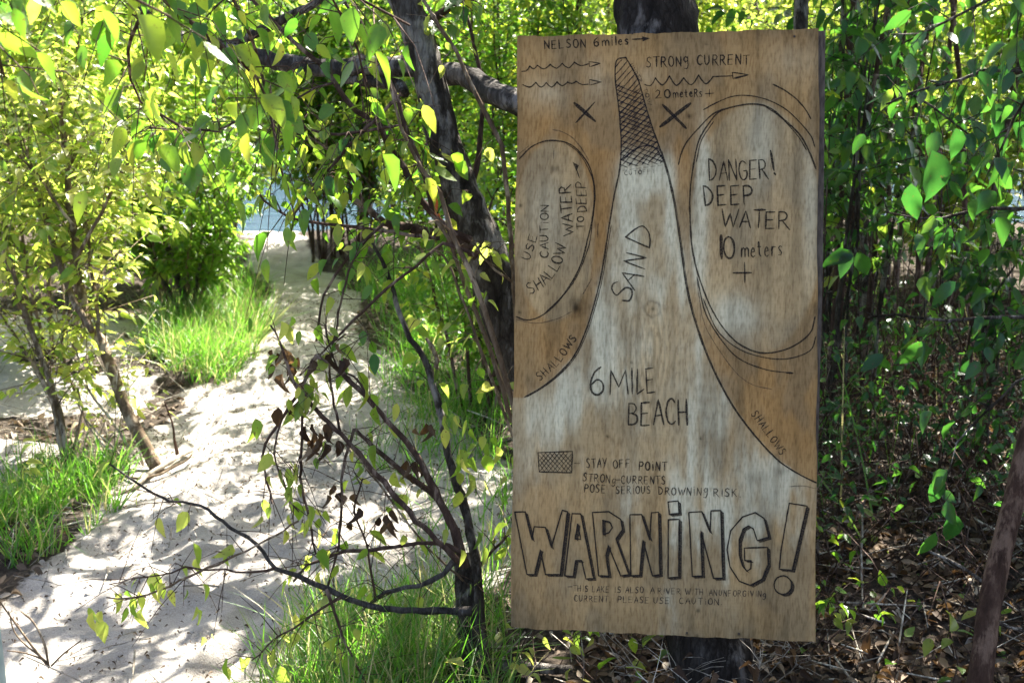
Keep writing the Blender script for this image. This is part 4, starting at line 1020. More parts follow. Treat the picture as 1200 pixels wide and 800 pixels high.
for i, (rows, d, m_, nm) in enumerate(FBR):
    b_ = MB(); c = b_.tube(px_path([(q_[0], q_[1], q_[2]*(1 if i < 1 else .84)) for q_ in rows], d), 12 if i < 1 else 7, rough=.16, step=.02, wob=.0012); b_.build(nm, m_, fb)
    if i in (1, 3, 4, 5): sets.append(twigs(tw, c, 9, .09, .45, .3, .001, 1.6, .04, 1.2, (.3, .9)))
    elif i >= 6: sets.append(twigs(tw, c, 7, .09, .3, .35, .001, 1.3, .04, 1.3, (.3, .95)))
    if i >= 3: twigs(tw, c, 7, .15, .2, .1, .001, 1, .04)
tw.build('twigs', BARK_BROWN, fb, 'stuff')
for cx, cy, n_, sp in [(345, 490, 5, 18), (340, 430, 7, 14), (325, 415, 5, 12), (365, 505, 5, 14), (375, 500, 5, 14), (400, 412, 4, 9), (485, 545, 6, 9), (495, 500, 4, 7), (450, 612, 5, 9), (398, 575, 4, 8), (415, 590, 3, 8), (378, 520, 4, 10)]:
    B = np.array([P(cx+rng.normal(0, sp), cy+rng.normal(0, sp), 2.97+rng.normal(0, .03)) for _ in range(n_)])
    dead.append(leaf_set(B, np.tile([0, 0, -1.], (n_, 1)), .04, 2, .6, tint=(.2, .8)))
add_leaves(fb, cat(*dead), CRUMP, DEAD, 120, foliage='dead_leaves')
for cx, cy, n_, sp in [(360, 610, 12, 18), (375, 460, 9, 16), (340, 560, 9, 14), (445, 440, 3, 18), (110, 720, 6, 9), (168, 720, 3, 6), (178, 678, 3, 5), (145, 695, 4, 8), (225, 712, 2, 5), (355, 715, 5, 9), (230, 640, 2, 5), (240, 750, 2, 5), (560, 530, 8, 14), (550, 560, 5, 12), (525, 490, 5, 12), (355, 460, 6, 10), (450, 690, 4, 30), (530, 485, 4, 8), (335, 380, 4, 8), (295, 490, 2, 5), (265, 775, 2, 5), (560, 640, 5, 20)]:
    B = np.array([P(cx+rng.normal(0, sp), cy+rng.normal(0, sp), 2.93+rng.normal(0, .05)) for _ in range(n_)])
    sets.append(leaf_set(B, np.tile([0, 0, -1.], (n_, 1)), .042, 1.2, .6, tint=(.35, 1.0)))
add_leaves(fb, cat(*sets), HI, YELLOW, 280)

# hanging leafy bough at the upper left, close to the camera
hb = thing('tree', 'young tree rooted left of the camera holding a bough of large drooping leaves overhead', 'tree', (-2.2, 2.0, 0))
t = MB(); t.tube([[-2.2, 2.0, -.1, .05], [-2.15, 2.0, 1.0, .045], [-1.9, 2.05, 1.9, .035], [-1.4, 2.1, 2.2, .02]], 8, rough=.06, step=.06); t.build('trunk', BARK_GREY, hb)
sets = []; tw = MB()
for rows, nn in [([(-300, -230, 2.1, 22), (-100, -160, 2.0, 14), (100, -90, 1.95, 8), (250, -50, 2.0, 6), (380, -20, 2.1, 4), (480, 30, 2.2, 3)], 44),
             ([(-100, -160, 2.0, 10), (0, -60, 1.6, 7), (60, -25, 1.5, 5), (140, -10, 1.5, 4), (200, 20, 1.55, 3)], 26),
             ([(100, -90, 1.95, 6), (180, -10, 2.1, 5), (240, 40, 2.2, 4), (300, 90, 2.3, 3), (330, 150, 2.35, 2)], 26),
             ([(250, -50, 2.0, 5), (300, 60, 2.5, 4), (320, 150, 2.5, 3.5), (330, 200, 2.5, 3), (345, 250, 2.5, 2)], 24),
             ([(180, -10, 2.1, 5), (150, 60, 2.3, 4), (165, 120, 2.4, 3), (215, 150, 2.4, 3), (260, 155, 2.4, 2)], 20),
             ([(0, -60, 1.6, 6), (-10, 20, 1.7, 4), (5, 90, 1.8, 3)], 12),
             ([(380, -20, 2.1, 3), (420, 60, 2.4, 3), (430, 110, 2.4, 2)], 8)]:
    b_ = MB(); c = b_.tube(px_path(rows), 6, rough=.08, step=.05); b_.build('branch', BARK_BROWN, hb)
    sets.append(twigs(tw, c, int(nn*1.0), .15, .15, .5, .001, 2.2, .048, 1.1, (.25, .9), .45))
tw.build('twigs', BARK_BROWN, hb, 'stuff'); add_leaves(hb, cat(*sets), HI, GREEN, 300)

# ------------------------------------------------------------------ shrubs grown from the ground
def shrub(name, label, catg, x, y, h, ns, spread, nl, size, tint, lm, bm, tm=LO, limit=0, group=None, r=.008, lean=(0, 0), lo=.15, droop=.5, nb=7, bl=.35):
    z = float(gh(x, y)); root = thing(name, label, catg, (x, y, z), group)
    tw = MB(); curves = []
    for s in range(ns):
        a_ = rng.uniform(0, 6.283); sp = spread*rng.uniform(.3, 1)
        e = np.array([x+math.cos(a_)*sp+lean[0], y+math.sin(a_)*sp+lean[1], z+h*rng.uniform(.7, 1.05)])
        b0 = np.array([x+math.cos(a_)*.04*(1+ns*.1), y+math.sin(a_)*.04*(1+ns*.1), z-.03])
        mid = (b0+e)/2+np.array([*(rng.normal(0, .07, 2)), h*.08])
        st_ = MB(); rr = r*rng.uniform(.6, 1.2)
        c = st_.tube([np.r_[b0, rr], np.r_[mid, rr*.7], np.r_[e, rr*.25]], 5, step=h/9, wob=.006*h); st_.build('stem', bm, root)
        p, tg = along(c, nb, .3)
        curves.append((c, .25))
        for q, t_ in zip(p, tg):
            d = nrm(rand_dirs(1)[0]*[1, 1, .4]+[0, 0, .45]); Ln = bl*h*.5*rng.uniform(.4, 1.2)
            cc = tw.tube([np.r_[q, rr*.35], np.r_[q+d*Ln*.5, rr*.25], np.r_[q+d*Ln+[0, 0, -.15*Ln], .0007]], 3, step=Ln/3)
            curves.append((cc, .1))
    tw.build('twigs', bm, root, 'stuff')
    B = []; O = []
    lens = np.array([np.linalg.norm(np.diff(c[:, :3], axis=0), axis=1).sum() for c, _ in curves])
    cnt = rng.multinomial(nl, lens/lens.sum())
    for (c, t0), n_ in zip(curves, cnt):
        if n_ == 0: continue
        p, tg = along(c, n_, t0); o_ = nrm(rand_dirs(n_)*[1, 1, .5]); B.append(p+o_*rng.uniform(.005, .05, (n_, 1))*max(h, .5)); O.append(o_+tg*.4)
    B = np.vstack(B); O = np.vstack(O); kk = B[:, 2] > z+lo*h+.0
    Ls = leaf_set(B[kk], O[kk], size, droop, .5, tint=tint)
    add_leaves(root, Ls, tm, lm, limit)
    return root

# left-hand shrubs drawn stem by stem
def stem_shrub(label, base_px, specs, nl, size, lm, bm, tint, tm=SLIM, limit=220, bd=None, cat_='shrub'):
    g_ = ground_hit(*base_px); g_[2] = float(gh(g_[0], g_[1]))
    d0 = (g_-CAM) @ FW
    root = thing('shrub', label, cat_, g_)
    sets = []; tw = MB()
    for rows, dd in specs:
        pth = px_path([(a_, b_, d0+dd*i/len(rows), c_) for i, (a_, b_, c_) in enumerate(rows)])
        s_ = MB(); c = s_.tube(pth, 8, rough=.06, step=.05, wob=.003); s_.build('stem', bm, root)
        sets.append(twigs(tw, c, max(4, int(nl*len(rows)/32)), .34, .3, .1, .0015, 11, size*.98, .6, tint, upb=.3))
    tw.build('twigs', bm, root, 'stuff'); add_leaves(root, cat(*sets), tm, lm, limit)
    return root
stem_shrub('brown-stemmed shrub leaning over the left side of the path', (185, 552),
  [([(187, 556, 16), (160, 505, 15), (145, 470, 14.5), (130, 430, 14), (118, 400, 13), (105, 385, 12), (96, 350, 11), (91, 300, 10), (87, 265, 9), (80, 232, 8), (82, 200, 7.5), (77, 175, 7), (72, 140, 6), (70, 90, 4)], .3),
   ([(108, 388, 8), (84, 345, 8), (65, 290, 7), (52, 250, 6), (40, 215, 5), (25, 150, 3)], .4),
   ([(91, 300, 5), (120, 250, 4), (150, 190, 3), (190, 150, 2)], -.1), ([(118, 400, 5), (110, 330, 4), (100, 240, 3.5), (110, 150, 2.5)], .5),
   ([(87, 265, 4), (60, 230, 3.5), (30, 190, 3), (0, 160, 2)], .1)], 190, .05, YELLOW, BARK_TAN, (.4, 1.0), limit=300)
stem_shrub('thin twin-stemmed shrub at the left edge standing in grass', (77, 552),
  [([(77, 556, 9), (75, 507, 8), (62, 462, 8), (50, 422, 7.5), (42, 400, 7), (27, 360, 6), (15, 320, 5), (0, 285, 4), (-30, 230, 3)], .2),
   ([(75, 550, 6), (65, 492, 5), (52, 445, 5), (27, 407, 4), (0, 370, 3)], .1), ([(80, 550, 4), (95, 480, 3.5), (70, 410, 3), (90, 360, 2.5)], .3)], 110, .045, YELLOW, BARK_TAN, (.4, 1.0))
stem_shrub('dark-stemmed shrub leaning left behind the grassy bank', (230, 392),
  [([(230, 395, 10), (217, 350, 9), (205, 317, 8), (195, 285, 7), (187, 262, 6), (175, 200, 4), (165, 130, 3)], .3), ([(214, 368, 6), (192, 330, 5), (170, 280, 4), (150, 220, 3)], .2),
   ([(222, 380, 5), (235, 300, 4), (240, 220, 3), (225, 140, 2)], .5)], 130, .055, YELLOW, BARK_DARK, (.2, .9))
stem_shrub('pale dry stalks fanning beside the leaning left shrub', (165, 545),
  [([(165, 548, 3), (140, 505, 3), (115, 470, 2.5), (97, 437, 2), (88, 410, 1.5)], .1), ([(163, 546, 3), (135, 500, 2.5), (100, 455, 2), (85, 420, 1.6)], .3), ([(168, 548, 3), (150, 480, 2.5), (120, 430, 2), (100, 405, 1.5)], .2), ([(150, 548, 3), (130, 520, 2.5), (95, 485, 2)], .1), ([(185, 575, 2), (150, 540, 2.5), (110, 510, 2), (75, 430, 1.5)], .1)], 30, .03, YELLOW, STALK, (.4, .9), cat_='dry stalks')

UL = [
 ('leafy yellow-green shrub at the far left edge behind the twin stems', -2.7, 6.4, 2.1, 8, .7, 3000, .06, (.35, 1.)),
 ('bright yellow-green shrub behind the leaning brown stems', -2.05, 6.0, 1.9, 8, .6, 3000, .058, (.45, 1.)),
 ('tall yellow-green shrub between the left shrubs and the lake', -2.0, 8.0, 2.4, 8, .8, 3200, .065, (.2, .9)),
 ('broad bushy shrub at the left near the lake shore', -3.6, 8.6, 2.5, 9, 1.0, 3600, .065, (.2, .9)),
 ('dense shrub filling the gap left of the path by the water', -2.9, 9.6, 2.6, 9, 1.0, 3600, .06, (.1, .8)),
 ('wide yellow-green shrub in the far left corner by the water', -4.6, 9.6, 2.8, 9, 1.2, 3600, .07, (.3, 1.)),
 ('dark leafy shrub crouching on the left bank behind the grass', -1.75, 7.0, 1.1, 8, .5, 1800, .05, (.05, .6)),
 ('shrub overhanging the lake end of the path on its left side', -2.1, 9.8, 2.2, 7, .6, 2600, .06, (.1, .8)),
]
for q in UL:
    shrub('shrub', q[0], 'shrub', q[1], q[2], q[3], q[4], q[5], int(q[6]*2.9), q[7]*.92, tuple(v_*.85 for v_ in q[8]), YELLOW, BARK_TAN, LO if q[2] > 7 else SLIM, 0 if q[2] > 7 else 120, r=.010, nb=16, bl=.5, lo=.06)
UC = [
 ('green shrub on the right bank where the path meets the lake', -.75, 9.9, 2.3, 8, .6, 3200, .055, (.1, .8), GREEN),
 ('bushy green shrub right of the path beyond the leaning tree', -.35, 7.6, 2.0, 8, .55, 3200, .05, (.2, .9), GREEN),
 ('fine-leaved green shrub seen between leaning tree and sign', .05, 6.2, 2.2, 8, .55, 3200, .045, (.2, .9), GREEN),
 ('sunny yellow-green shrub seen above the sign', .9, 8.2, 2.6, 9, .9, 3600, .055, (.35, 1.), YELLOW),
 ('low leafy shrub on the right bank of the path under the leaning tree', -.12, 5.2, 1.0, 7, .35, 900, .045, (.3, .9), GREEN),
 ('sunlit shrub behind the top right corner of the sign', 2.1, 8.6, 2.5, 9, .9, 3600, .06, (.4, 1.), YELLOW),
 ('tall green shrub behind the right thicket', 3.0, 7.4, 2.4, 8, .7, 2600, .06, (.2, .8), GREEN),
 ('yellow-green shrub far back at the right edge', 4.2, 10.2, 2.8, 9, 1.1, 3600, .075, (.45, 1.), YELLOW),
 ('sunlit shrub far back beyond the thicket', 2.6, 11.0, 2.8, 9, 1.1, 3600, .075, (.45, 1.), YELLOW),
 ('tall sunlit shrub by the lake behind the sign', .6, 10.4, 2.8, 9, 1.0, 3600, .07, (.4, 1.), YELLOW),
]
UC += [
 ('round dense bush beside the far end of the path on its right', -1.12, 9.5, 1.5, 9, .35, 2600, .05, (.05, .8), GREEN),
 ('slim shrub standing right of the path end by the water', -1.2, 10.6, 2.4, 5, .25, 1500, .05, (.1, .8), GREEN),
 ('low sunlit shrub in the clearing at the far right', 2.25, 6.9, 1.3, 9, .5, 2600, .05, (.4, 1.), YELLOW),
 ('sunlit bush at the back of the clearing', 2.7, 8.0, 1.8, 9, .6, 3000, .055, (.4, 1.), YELLOW),
 ('sunlit bush at the right edge of the clearing', 3.3, 7.4, 1.6, 9, .6, 3000, .055, (.4, 1.), YELLOW),
 ('pale green bush between the canes and the clearing', 1.8, 7.6, 1.7, 9, .5, 2600, .05, (.3, 1.), YELLOW),
 ('leafy green shrub overhanging the end of the path from the right', -1.3, 9.3, 2.1, 9, .4, 3600, .055, (.1, .9), GREEN),
 ('dense green shrub beside the water just right of the path end', -1.0, 10.4, 2.6, 9, .5, 3600, .055, (.1, .8), GREEN),
 ('tall green shrub near the water behind the leaning tree', -.1, 10.2, 2.8, 9, .8, 3600, .06, (.2, .9), GREEN),
 ('yellow-green shrub between the leaning tree and the water', -.55, 8.6, 2.2, 8, .45, 2800, .05, (.3, 1.), YELLOW),
]
for q in UC:
    shrub('shrub', q[0], 'shrub', q[1], q[2], q[3], q[4], q[5], int(q[6]*3.6), q[7]*.78, q[8], q[9], BARK_BROWN, LO, 0, r=.010, nb=16, bl=.45, lo=.06)
# right thicket
shrub('shrub', 'dry dead brush standing in front of the foot of the sign tree', 'brush', .40, 2.78, .21, 16, .26, 110, .032, (.1, .9), DEAD, STALK, CRUMP, 60, r=.002, lo=.0, nb=10, bl=1.0)
shrub('shrub', 'low green and brown brush under the lower right corner of the sign', 'brush', .62, 2.95, .28, 10, .3, 120, .032, (.1, .9), GREEN, BARK_BROWN, HI, 60, r=.002, lo=.0, nb=10, bl=1.0)
for lab, x_, y_ in [('low brush against the lower right edge of the sign', .86, 3.35), ('low tangled brush behind the sign foot', .55, 3.5), ('low brush in the middle of the lower right shade', 1.25, 3.9), ('knee-high brush between canes and red-brown trunk', 1.5, 3.5), ('low leafy brush behind the red-brown trunk', 1.75, 3.9), ('low brush at the rear of the right thicket', 1.3, 5.0), ('low brush at the right edge behind everything in the shade', 2.2, 4.8), ('small brush at the foot of the dark sapling', 1.0, 4.1)]:
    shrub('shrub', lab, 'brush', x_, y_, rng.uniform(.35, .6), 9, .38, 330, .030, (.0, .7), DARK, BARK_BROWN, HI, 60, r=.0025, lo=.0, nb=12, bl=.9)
UR = [
 ('mid-height green shrub in the shade right of the sign', 1.2, 4.7, 1.4, 8, .28, 420, .055, (.2, .9)),
 ('low dark shrub at the foot of the thin canes', 1.55, 4.2, .9, 8, .4, 420, .05, (.1, .8)),
 ('dark-leaved shrub right beside the sign edge', .98, 4.3, 1.9, 6, .30, 380, .06, (.2, .8)),
 ('dark green shrub filling the upper right of the view', 1.65, 3.7, 2.1, 7, .5, 720, .062, (.2, .9)),
 ('large-leaved dark shrub at the right edge behind the red-brown trunk', 1.55, 3.2, 1.9, 7, .4, 800, .065, (.1, .8)),
 ('dense dark shrub in the middle of the right thicket', 1.35, 5.2, 2.2, 6, .35, 600, .06, (.1, .8)),
]
UR = [(*q[:6], int(q[6]*.8), *q[7:]) for q in UR]
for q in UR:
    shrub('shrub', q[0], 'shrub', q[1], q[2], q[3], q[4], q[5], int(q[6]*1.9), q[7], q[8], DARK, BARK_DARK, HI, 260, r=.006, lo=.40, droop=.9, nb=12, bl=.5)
# drawn branches on the right
rb = thing('tree', 'slender tree at the right whose dark branches reach in with large drooping leaves', 'tree', (1.75, 2.9, 0))
t = MB(); t.tube([[1.75, 2.9, -.1, .035], [1.72, 2.9, .9, .03], [1.6, 2.85, 1.8, .024], [1.4, 2.7, 2.5, .015]], 8, rough=.06, step=.06); t.build('trunk', BARK_DARK, rb)
sets = []; tw = MB()
for rows, nn in [([(1400, 240, 3.0, 6), (1200, 244, 2.9, 5), (1157, 245, 2.9, 4.5), (1125, 251, 2.9, 4), (1105, 255, 2.9, 4), (1075, 256, 2.9, 3), (1040, 248, 2.95, 2)], 18),
                 ([(1400, 60, 2.9, 6), (1200, 85, 2.8, 5), (1150, 81, 2.8, 4.5), (1125, 92, 2.8, 4), (1100, 100, 2.8, 4), (1067, 110, 2.8, 3), (1040, 122, 2.8, 2)], 24),
                 ([(1067, 110, 2.8, 3), (1090, 125, 2.8, 3), (1135, 157, 2.8, 2)], 6),
                 ([(1380, 380, 3.1, 6), (1200, 370, 3.0, 5), (1112, 375, 3.0, 4.5), (1075, 372, 3.0, 4), (1050, 370, 3.05, 4), (1017, 372, 3.1, 3)], 20),
                 ([(1350, -120, 2.4, 8), (1250, -60, 2.2, 6), (1180, -10, 2.1, 4), (1120, 20, 2.1, 3), (1060, 50, 2.15, 2)], 26),
                 ([(1250, -60, 2.2, 5), (1230, 60, 2.3, 4), (1190, 140, 2.4, 3), (1160, 200, 2.5, 2)], 16),
                 ([(1350, 440, 2.7, 5), (1230, 430, 2.6, 4), (1170, 470, 2.6, 3), (1120, 520, 2.6, 2)], 14)]:
    b_ = MB(); c = b_.tube(px_path(rows), 6, rough=.08, step=.05, wob=.002); b_.build('branch', BARK_DARK, rb)
    sets.append(twigs(tw, c, int(nn*1.3), .11, .15, .4, .001, 2.6, .043, 1.2, (.0, .7), .5))
tw.build('twigs', BARK_DARK, rb, 'stuff')
# the few very large near leaves
B = np.array([P(1092, 176, 2.0), P(1068, 215, 2.3), P(1000, 300, 3.0), P(996, 292, 3.0), P(1004, 296, 3.0), P(1120, 150, 2.1), P(1080, 400, 2.8), P(1105, 560, 2.6), P(1115, 600, 2.6), P(1035, 415, 3.0), P(1120, 330, 2.7), P(1110, 265, 2.7)])
D = np.array([[.1, 0, -1], [.1, 0, -1], [-1, 0, -.3], [-.3, 0, -1], [.5, 0, -1], [.2, 0, -1], [-.6, 0, -.9], [-.4, 0, -.9], [0, 0, -1], [-.7, 0, -.6], [-.7, 0, -.6], [.3, 0, -.9]], float)
M = frames(D, np.tile([.1, -1, .35], (len(D), 1))+rng.normal(0, .25, (len(D), 3)))*np.array([.085, .08, .075, .07, .065, .06, .075, .07, .07, .065, .07, .06])[:, None, None]
sets.append((B, M, rng.uniform(.0, .25, len(B))))
add_leaves(rb, cat(*sets), HI, DARK, 300)
# red-brown thin trunk
rt = thing('tree', 'smooth red-brown slanting trunk at the lower right edge', 'tree', ground_hit(1140, 850))
t = MB(); t.tube(px_path([(1132, 880, 2.55, 32), (1148, 800, 2.5, 29), (1158, 720, 2.5, 27), (1172, 650, 2.5, 26), (1190, 580, 2.5, 25), (1206, 510, 2.5, 24), (1250, 330, 2.5, 22), (1300, 0, 2.6, 18), (1330, -400, 2.8, 12)]), 12, rough=.03, step=.03); t.build('trunk', BARK_RED, rt)
t = MB(); t.tube(px_path([(1165, 690, 2.5, 5), (1120, 660, 2.55, 4), (1075, 640, 2.6, 3)]), 5); t.tube(px_path([(1155, 725, 2.5, 5), (1185, 735, 2.5, 4), (1220, 745, 2.5, 3)]), 5); t.build('branch', BARK_DARK, rt)
# saplings behind the sign's right edge
sap = [(946, 4.0, 20, 0), (1006, 6.0, 16, -3), (985, 4.6, 7, 2), (998, 4.4, 6, 6), (1012, 5.2, 9, -8), (1030, 4.8, 7, 5), (1042, 5.5, 6, -4), (1060, 6.2, 8, 6), (1078, 5.4, 5, -6), (972, 5.0, 9, 1), (1095, 6.6, 7, 3), (1025, 6.4, 10, -2), (1130, 6.0, 7, -10), (1160, 5.0, 8, 8)]
wh = ['thick dark sapling rising behind the top right corner of the sign', 'second thick dark sapling right of the sign, blurred further back', 'thin stem nearest the right edge of the sign', 'thin stem leaning right beside the sign edge', 'brown stem leaning left in the right thicket', 'thin brown stem in the middle of the stem cluster', 'thin stem left of the sunlit clearing', 'stem in front of the sunlit clearing', 'very thin stem left-leaning in front of the clearing', 'dark stem hugging the right side of the sign', 'slim stem crossing the clearing further back', 'farther dark stem behind the stem cluster', 'slim left-leaning stem right of the clearing', 'slim right-leaning stem near the right edge']
for (px_, d, wd, ln), lab in zip(sap, wh):
    g_ = np.array([(px_-600)/F*d, d, 0.]); g_[2] = float(gh(g_[0], g_[1]))
    root = thing('sapling', lab, 'sapling', g_, 'thin saplings in the right thicket')
    r_ = wd*.5*d/F; lx_ = ln*.015
    t = MB(); c = t.tube([np.r_[g_-[lx_*.4, 0, .05], r_*1.1], np.r_[g_+[0, 0, .7], r_], np.r_[g_+[lx_+rng.normal(0, .02), .05, 1.5], r_*.85], np.r_[g_+[lx_*2.3, .1, 2.6], r_*.5]], 7, rough=.08, step=.12, wob=.003); t.build('stem', BARK_BROWN if wd < 9 else BARK_DARK, root)
    tw = MB(); Ls = twigs(tw, c, 10, .2, .2, .1, .001, 3, .05, .9, (.2, .9)); tw.build('twigs', BARK_BROWN, root, 'stuff'); add_leaves(root, Ls, HI, GREEN, 20)
# thin cane thicket (uncountable)
t = MB()
for _ in range(110):
    x = rng.uniform(.9, 1.75); y = rng.uniform(3.9, 6.5); h = rng.uniform(.3, 1.6); z = float(gh(x, y)); l_ = rng.normal(0, .2, 2)
    t.tube([[x, y, z-.02, .003], [x+l_[0]*.5, y+l_[1]*.5, z+h*.5, .0025], [x+l_[0]*1.4, y+l_[1], z+h, .001]], 3, step=h/3)
o = t.build('cane_thicket', BARK_BROWN, None, 'stuff'); o['label'] = 'thicket of thin dark canes in the shade right of the sign'; o['category'] = 'undergrowth'

# low plants near the bottom
def low_plant(label, px_, py_, h, n, size, lm, tint=(.3, .9), bm=BARK_BROWN):
    g_ = ground_hit(px_, py_)
    return shrub('small_plant', label, 'plant', g_[0], g_[1], h, 3, h*.5, n, size, tint, lm, bm, HI, 60, r=.002, lo=.2, nb=3, bl=.8, group='small leafy plants on the forest floor')
low_plant('broad-leaved green seedling in front of the red-brown trunk', 1075, 830, .20, 12, .055, GREEN)
low_plant('small green seedling under the lower left corner of the sign', 690, 815, .22, 14, .04, GREEN, (.5, 1))
low_plant('green seedling under the sign right of the white stick', 745, 835, .18, 10, .04, GREEN, (.5, 1))
low_plant('small light green seedling at the right of the sign foot', 975, 690, .22, 12, .035, GREEN, (.5, 1))
low_plant('broken leafy shoot at the right below the drooping leaves', 1105, 690, .45, 20, .05, DARK, (.3, .9))
low_plant('small seedling on the floor at far right bottom', 1185, 800, .15, 8, .04, GREEN, (.5, 1))
low_plant('leafy seedling beside the grass under the leaning tree', 505, 420, .3, 24, .045, YELLOW)
low_plant('sunlit leafy plant below the middle of the sign edge', 655, 815, .2, 16, .035, YELLOW, (.5, 1))
low_plant('sunlit leafy plant just right of the bush foot', 620, 830, .2, 14, .035, YELLOW, (.5, 1))
low_plant('pale leafy seedling between bush and sign edge', 590, 610, .3, 18, .04, YELLOW)
low_plant('yellow-leaved sprig on the left bank below the twin stems', 55, 600, .3, 20, .05, YELLOW, (.5, 1))

# ------------------------------------------------------------------ grass
def grass(label, pts, n, h, wd=.004, tint=(.2, .8), lean=.35, spread=.1):
    """pts list of (x,y,radius)"""
    w_ = np.array([p[2]**2 for p in pts]); i = rng.choice(len(pts), n, p=w_/w_.sum()); pt_ = np.array(pts)[i]
    a_ = rng.uniform(0, 6.283, n); r_ = np.sqrt(rng.random(n))*pt_[:, 2]
    x = pt_[:, 0]+np.cos(a_)*r_; y = pt_[:, 1]+np.sin(a_)*r_
    kp = fbm(x*6+3, y*6) > .38; x, y = x[kp], y[kp]; n = len(x)
    B = np.stack([x, y, gh(x, y)-.005], -1)
    D = nrm(np.array([0, 0, 1.])+rng.normal(0, lean, (n, 3))*[1, 1, .1]); Nn = rand_dirs(n)*[1, 1, .2]
    Fm = frames(D, Nn); hh = h*rng.uniform(.35, 1.1, n)*(.5+fbm(x*4, y*4)); ww = wd*rng.uniform(.6, 1.3, n)
    M = Fm*np.stack([ww, hh, hh], -1)[:, None, :]
    t = np.clip(rng.normal(sum(tint)/2, (tint[1]-tint[0])/3, n), 0, 1); t[rng.random(n) < .08] = 1.0
    o = join_leaves('grass', BLADES, M, B, t, GRASS); o['label'] = label; o['category'] = 'grass'
    return o
def gp(px_, py_, r): q = ground_hit(px_, py_); return (q[0], q[1], r)
grass('bright green grass tuft on the left bank of the path', [gp(240, 395, .3), gp(215, 420, .2), gp(262, 385, .24), gp(248, 420, .22), gp(240, 437, .16), gp(272, 345, .2), gp(245, 380, .28)], 6200, .22, .004, (.15, .95))
grass('long green grass around the foot of the sparse bush', [gp(470, 760, .22), gp(420, 790, .2), gp(520, 740, .2), gp(400, 820, .2), gp(480, 820, .25), gp(535, 780, .12), gp(450, 720, .18), gp(390, 760, .12)], 2600, .22, .0034, (.15, .95))
grass('green grass on the right bank below the leaning tree', [gp(515, 400, .3), gp(540, 430, .35), gp(560, 480, .25), gp(500, 370, .3), gp(490, 340, .4), gp(585, 540, .18), gp(570, 410, .4), gp(540, 360, .5), gp(620, 470, .4), gp(478, 450, .12)], 6500, .26, .0045, (.1, .7))
grass('green grass at the left edge in front of the twin stems', [gp(30, 620, .22), gp(70, 600, .18), gp(0, 640, .2), gp(-30, 610, .3), gp(90, 570, .14), gp(130, 560, .08)], 3000, .20, .0045)
grass('thin scattered grass along the right side of the sand', [gp(520, 540, .3), gp(560, 600, .22), gp(490, 500, .25), gp(470, 470, .15), gp(540, 660, .15), gp(590, 660, .1)], 700, .2, .004, (.2, .8))
grass('sparse tall grass blades in the shaded thicket right of the sign', [gp(1000, 560, .3), gp(990, 650, .2), gp(1060, 450, .5), gp(1010, 480, .3)], 160, .45, .005, (.2, .8))

# ------------------------------------------------------------------ litter
def litter(name, label, n, box, size, lm, tm, keep, tint=(.1, .9), tilt=.5):
    x = rng.uniform(box[0], box[1], n); y = rng.uniform(box[2], box[3], n); k_ = keep(x, y); x, y = x[k_], y[k_]; n = len(x)
    B = np.stack([x, y, gh(x, y)+rng.uniform(.002, .015, n)], -1)
    D = rand_dirs(n)*[1, 1, .25]; Nn = nrm(rand_dirs(n)*tilt+[0, 0, 1.])
    M = frames(D, Nn)*(size*rng.uniform(.4, 1.2, n))[:, None, None]
    o = join_leaves(name, tm, M, B, np.clip(rng.normal(sum(tint)/2, .25, n), 0, 1), lm); o['label'] = label; o['category'] = 'leaf litter'
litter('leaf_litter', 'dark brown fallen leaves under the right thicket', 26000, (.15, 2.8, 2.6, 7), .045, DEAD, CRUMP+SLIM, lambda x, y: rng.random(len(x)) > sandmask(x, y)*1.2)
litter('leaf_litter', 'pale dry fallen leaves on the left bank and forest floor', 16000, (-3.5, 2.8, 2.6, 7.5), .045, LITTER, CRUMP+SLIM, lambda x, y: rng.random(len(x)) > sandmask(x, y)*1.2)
litter('leaf_litter', 'scattered bits of dry leaf and bark on the sand path', 9000, (-1.9, .4, 2.8, 8), .013, LITTER, CRUMP, lambda x, y: sandmask(x, y) > .5, (.0, .5))
t = MB()
for _ in range(2600):
    x = rng.uniform(-3.2, 2.6); y = rng.uniform(2.8, 6.8)
    if sandmask(np.array([x]), np.array([y]))[0] > .5 and rng.random() > .2: continue
    z = float(gh(x, y))+rng.uniform(.003, .02); a_ = rng.uniform(0, 6.283); l_ = rng.uniform(.05, .3); e = np.array([math.cos(a_)*l_, math.sin(a_)*l_, rng.normal(.01, .03)*2]); r_ = rng.uniform(.0008, .003)
    p0 = np.array([x, y, z]); t.tube([np.r_[p0-e/2, r_], np.r_[p0+rng.normal(0, .01, 3)*[1, 1, .3]+[0, 0, .004], r_], np.r_[p0+e/2, r_*.6]], 4, step=.2)
o = t.build('twig_litter', STALK, None, 'stuff'); o['label'] = 'fallen twigs strewn over the forest floor'; o['category'] = 'twig litter'
t = MB()
for _ in range(900):    # arching dead brambles in the shade
    x = rng.uniform(.6, 2.8); y = rng.uniform(2.9, 6); z = float(gh(x, y)); a_ = rng.uniform(0, 6.283); l_ = rng.uniform(.2, .6)
    e = np.array([math.cos(a_)*l_, math.sin(a_)*l_, 0]); hh = rng.uniform(.05, .35)
    t.tube([np.r_[[x, y, z], .0018], np.r_[np.array([x, y, z+hh])+e*.5, .0016], np.r_[np.array([x, y, z+hh*.6])+e, .0008]], 3, step=.15)
o = t.build('dead_brambles', BARK_BROWN, None, 'stuff'); o['label'] = 'tangle of dead arching brambles right of the sign'; o['category'] = 'undergrowth'
litter('green_ground_leaves', 'small green leaves of ground plants in the right thicket', 1200, (.2, 2.8, 2.8, 6.0), .03, GREEN, HI, lambda x, y: (fbm(x*4, y*4) > .5) & (sandmask(x, y) < .3), (.2, .9), 1.0)
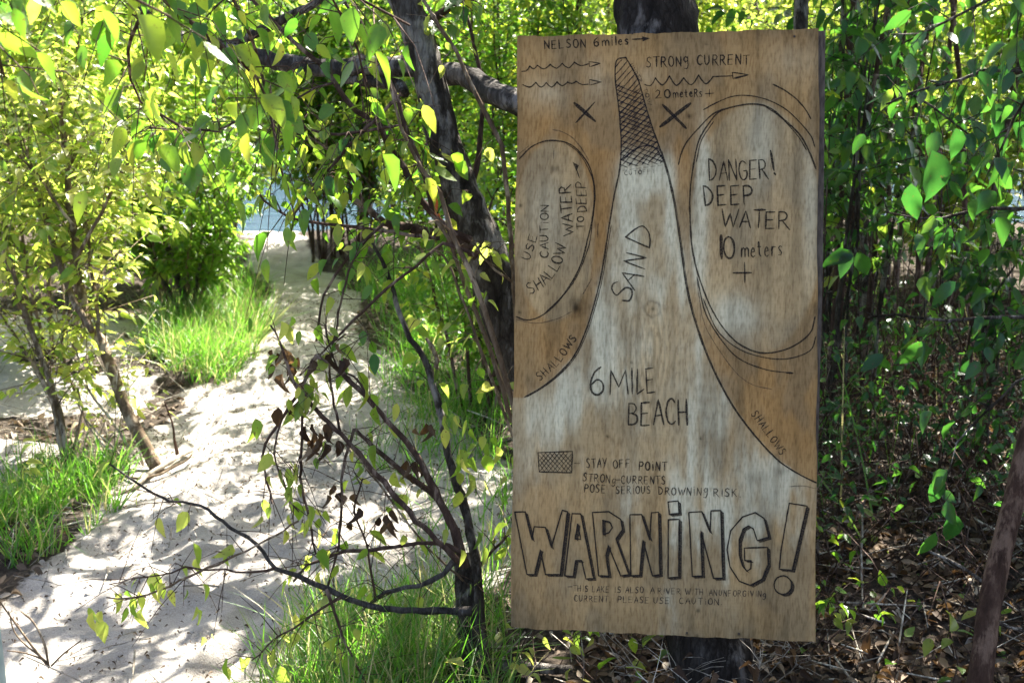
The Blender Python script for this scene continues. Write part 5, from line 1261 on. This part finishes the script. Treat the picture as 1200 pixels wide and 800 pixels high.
def stick(label, rows, m_, name='fallen_branch'):
    pts = []
    for px_, py_, wd, up in rows:  # ground points with a height above ground
        q = ground_hit(px_, py_); q[2] = float(gh(q[0], q[1]))+up; d = (q-CAM) @ FW; pts.append([*q, wd*.5*d/F])
    t = MB(); t.tube(pts, 7, rough=.12, step=.03, wob=.001); o = t.build(name, m_); o['label'] = label; o['category'] = 'stick'; return o
stick('pale crooked dead branch lying at the path edge below the leaning shrub', [(115, 583, 5, .01), (150, 572, 6, .012), (175, 560, 6, .015), (205, 545, 6, .02), (232, 528, 4, .03)], STALK)
stick('second thin dead branch lying beside the crooked one', [(130, 560, 3, .01), (170, 563, 3, .012), (215, 550, 3, .03), (230, 540, 2, .05)], BARK_TAN)
stick('bleached white stick on the ground under the sign', [(700, 770, 3, .02), (725, 767, 4, .02), (760, 765, 5, .03), (798, 764, 5, .02)], STALK)
stick('fallen grey branch at the foot of the sparse bush', [(530, 788, 14, .01), (580, 792, 15, .02), (625, 800, 14, .02), (670, 806, 10, .02)], BARK_GREY)
stick('short bleached stick in the thicket litter', [(1072, 680, 5, .02), (1095, 684, 5, .03)], STALK)
stick('upright bent dry twig at the right of the sign foot', [(1005, 700, 2.5, .15), (1008, 732, 2.5, .02), (1015, 745, 3, .01), (1036, 742, 2, .05)], STALK)
stick('reddish dry stalk standing in the sand left of the path', [(208, 529, 5, .0), (206, 529, 3, .06), (203, 528, 2.5, .13), (196, 528, 2, .2)], BARK_RED, 'dry_stalk')
dp = thing('dead_plant', 'dry leafless weed with pale forked stems at the bottom left', 'plant', ground_hit(55, 778))
for rows in [[(58, 782, 3), (40, 760, 3), (18, 730, 2.5), (0, 705, 2), (-10, 690, 1.5)], [(57, 780, 3), (52, 755, 3), (40, 730, 2.5), (25, 716, 2)], [(60, 780, 2.5), (75, 765, 2), (95, 750, 1.5)], [(50, 772, 2.5), (30, 765, 2), (8, 762, 1.5)], [(56, 776, 2), (20, 745, 2), (10, 715, 1.5)]]:
    q0 = ground_hit(58, 780); d0 = (q0-CAM) @ FW
    t = MB(); t.tube(px_path(rows, d0*.985), 5, rough=.1); t.build('stem', BARK_TAN, dp)
print('TRIS', sum((len(p.loops) - 2*len(p.polygons)) for p in bpy.data.meshes)); print('objects', len(bpy.data.objects), 'tris', sum(len(o.data.polygons) for o in bpy.data.objects if o.type == 'MESH'))
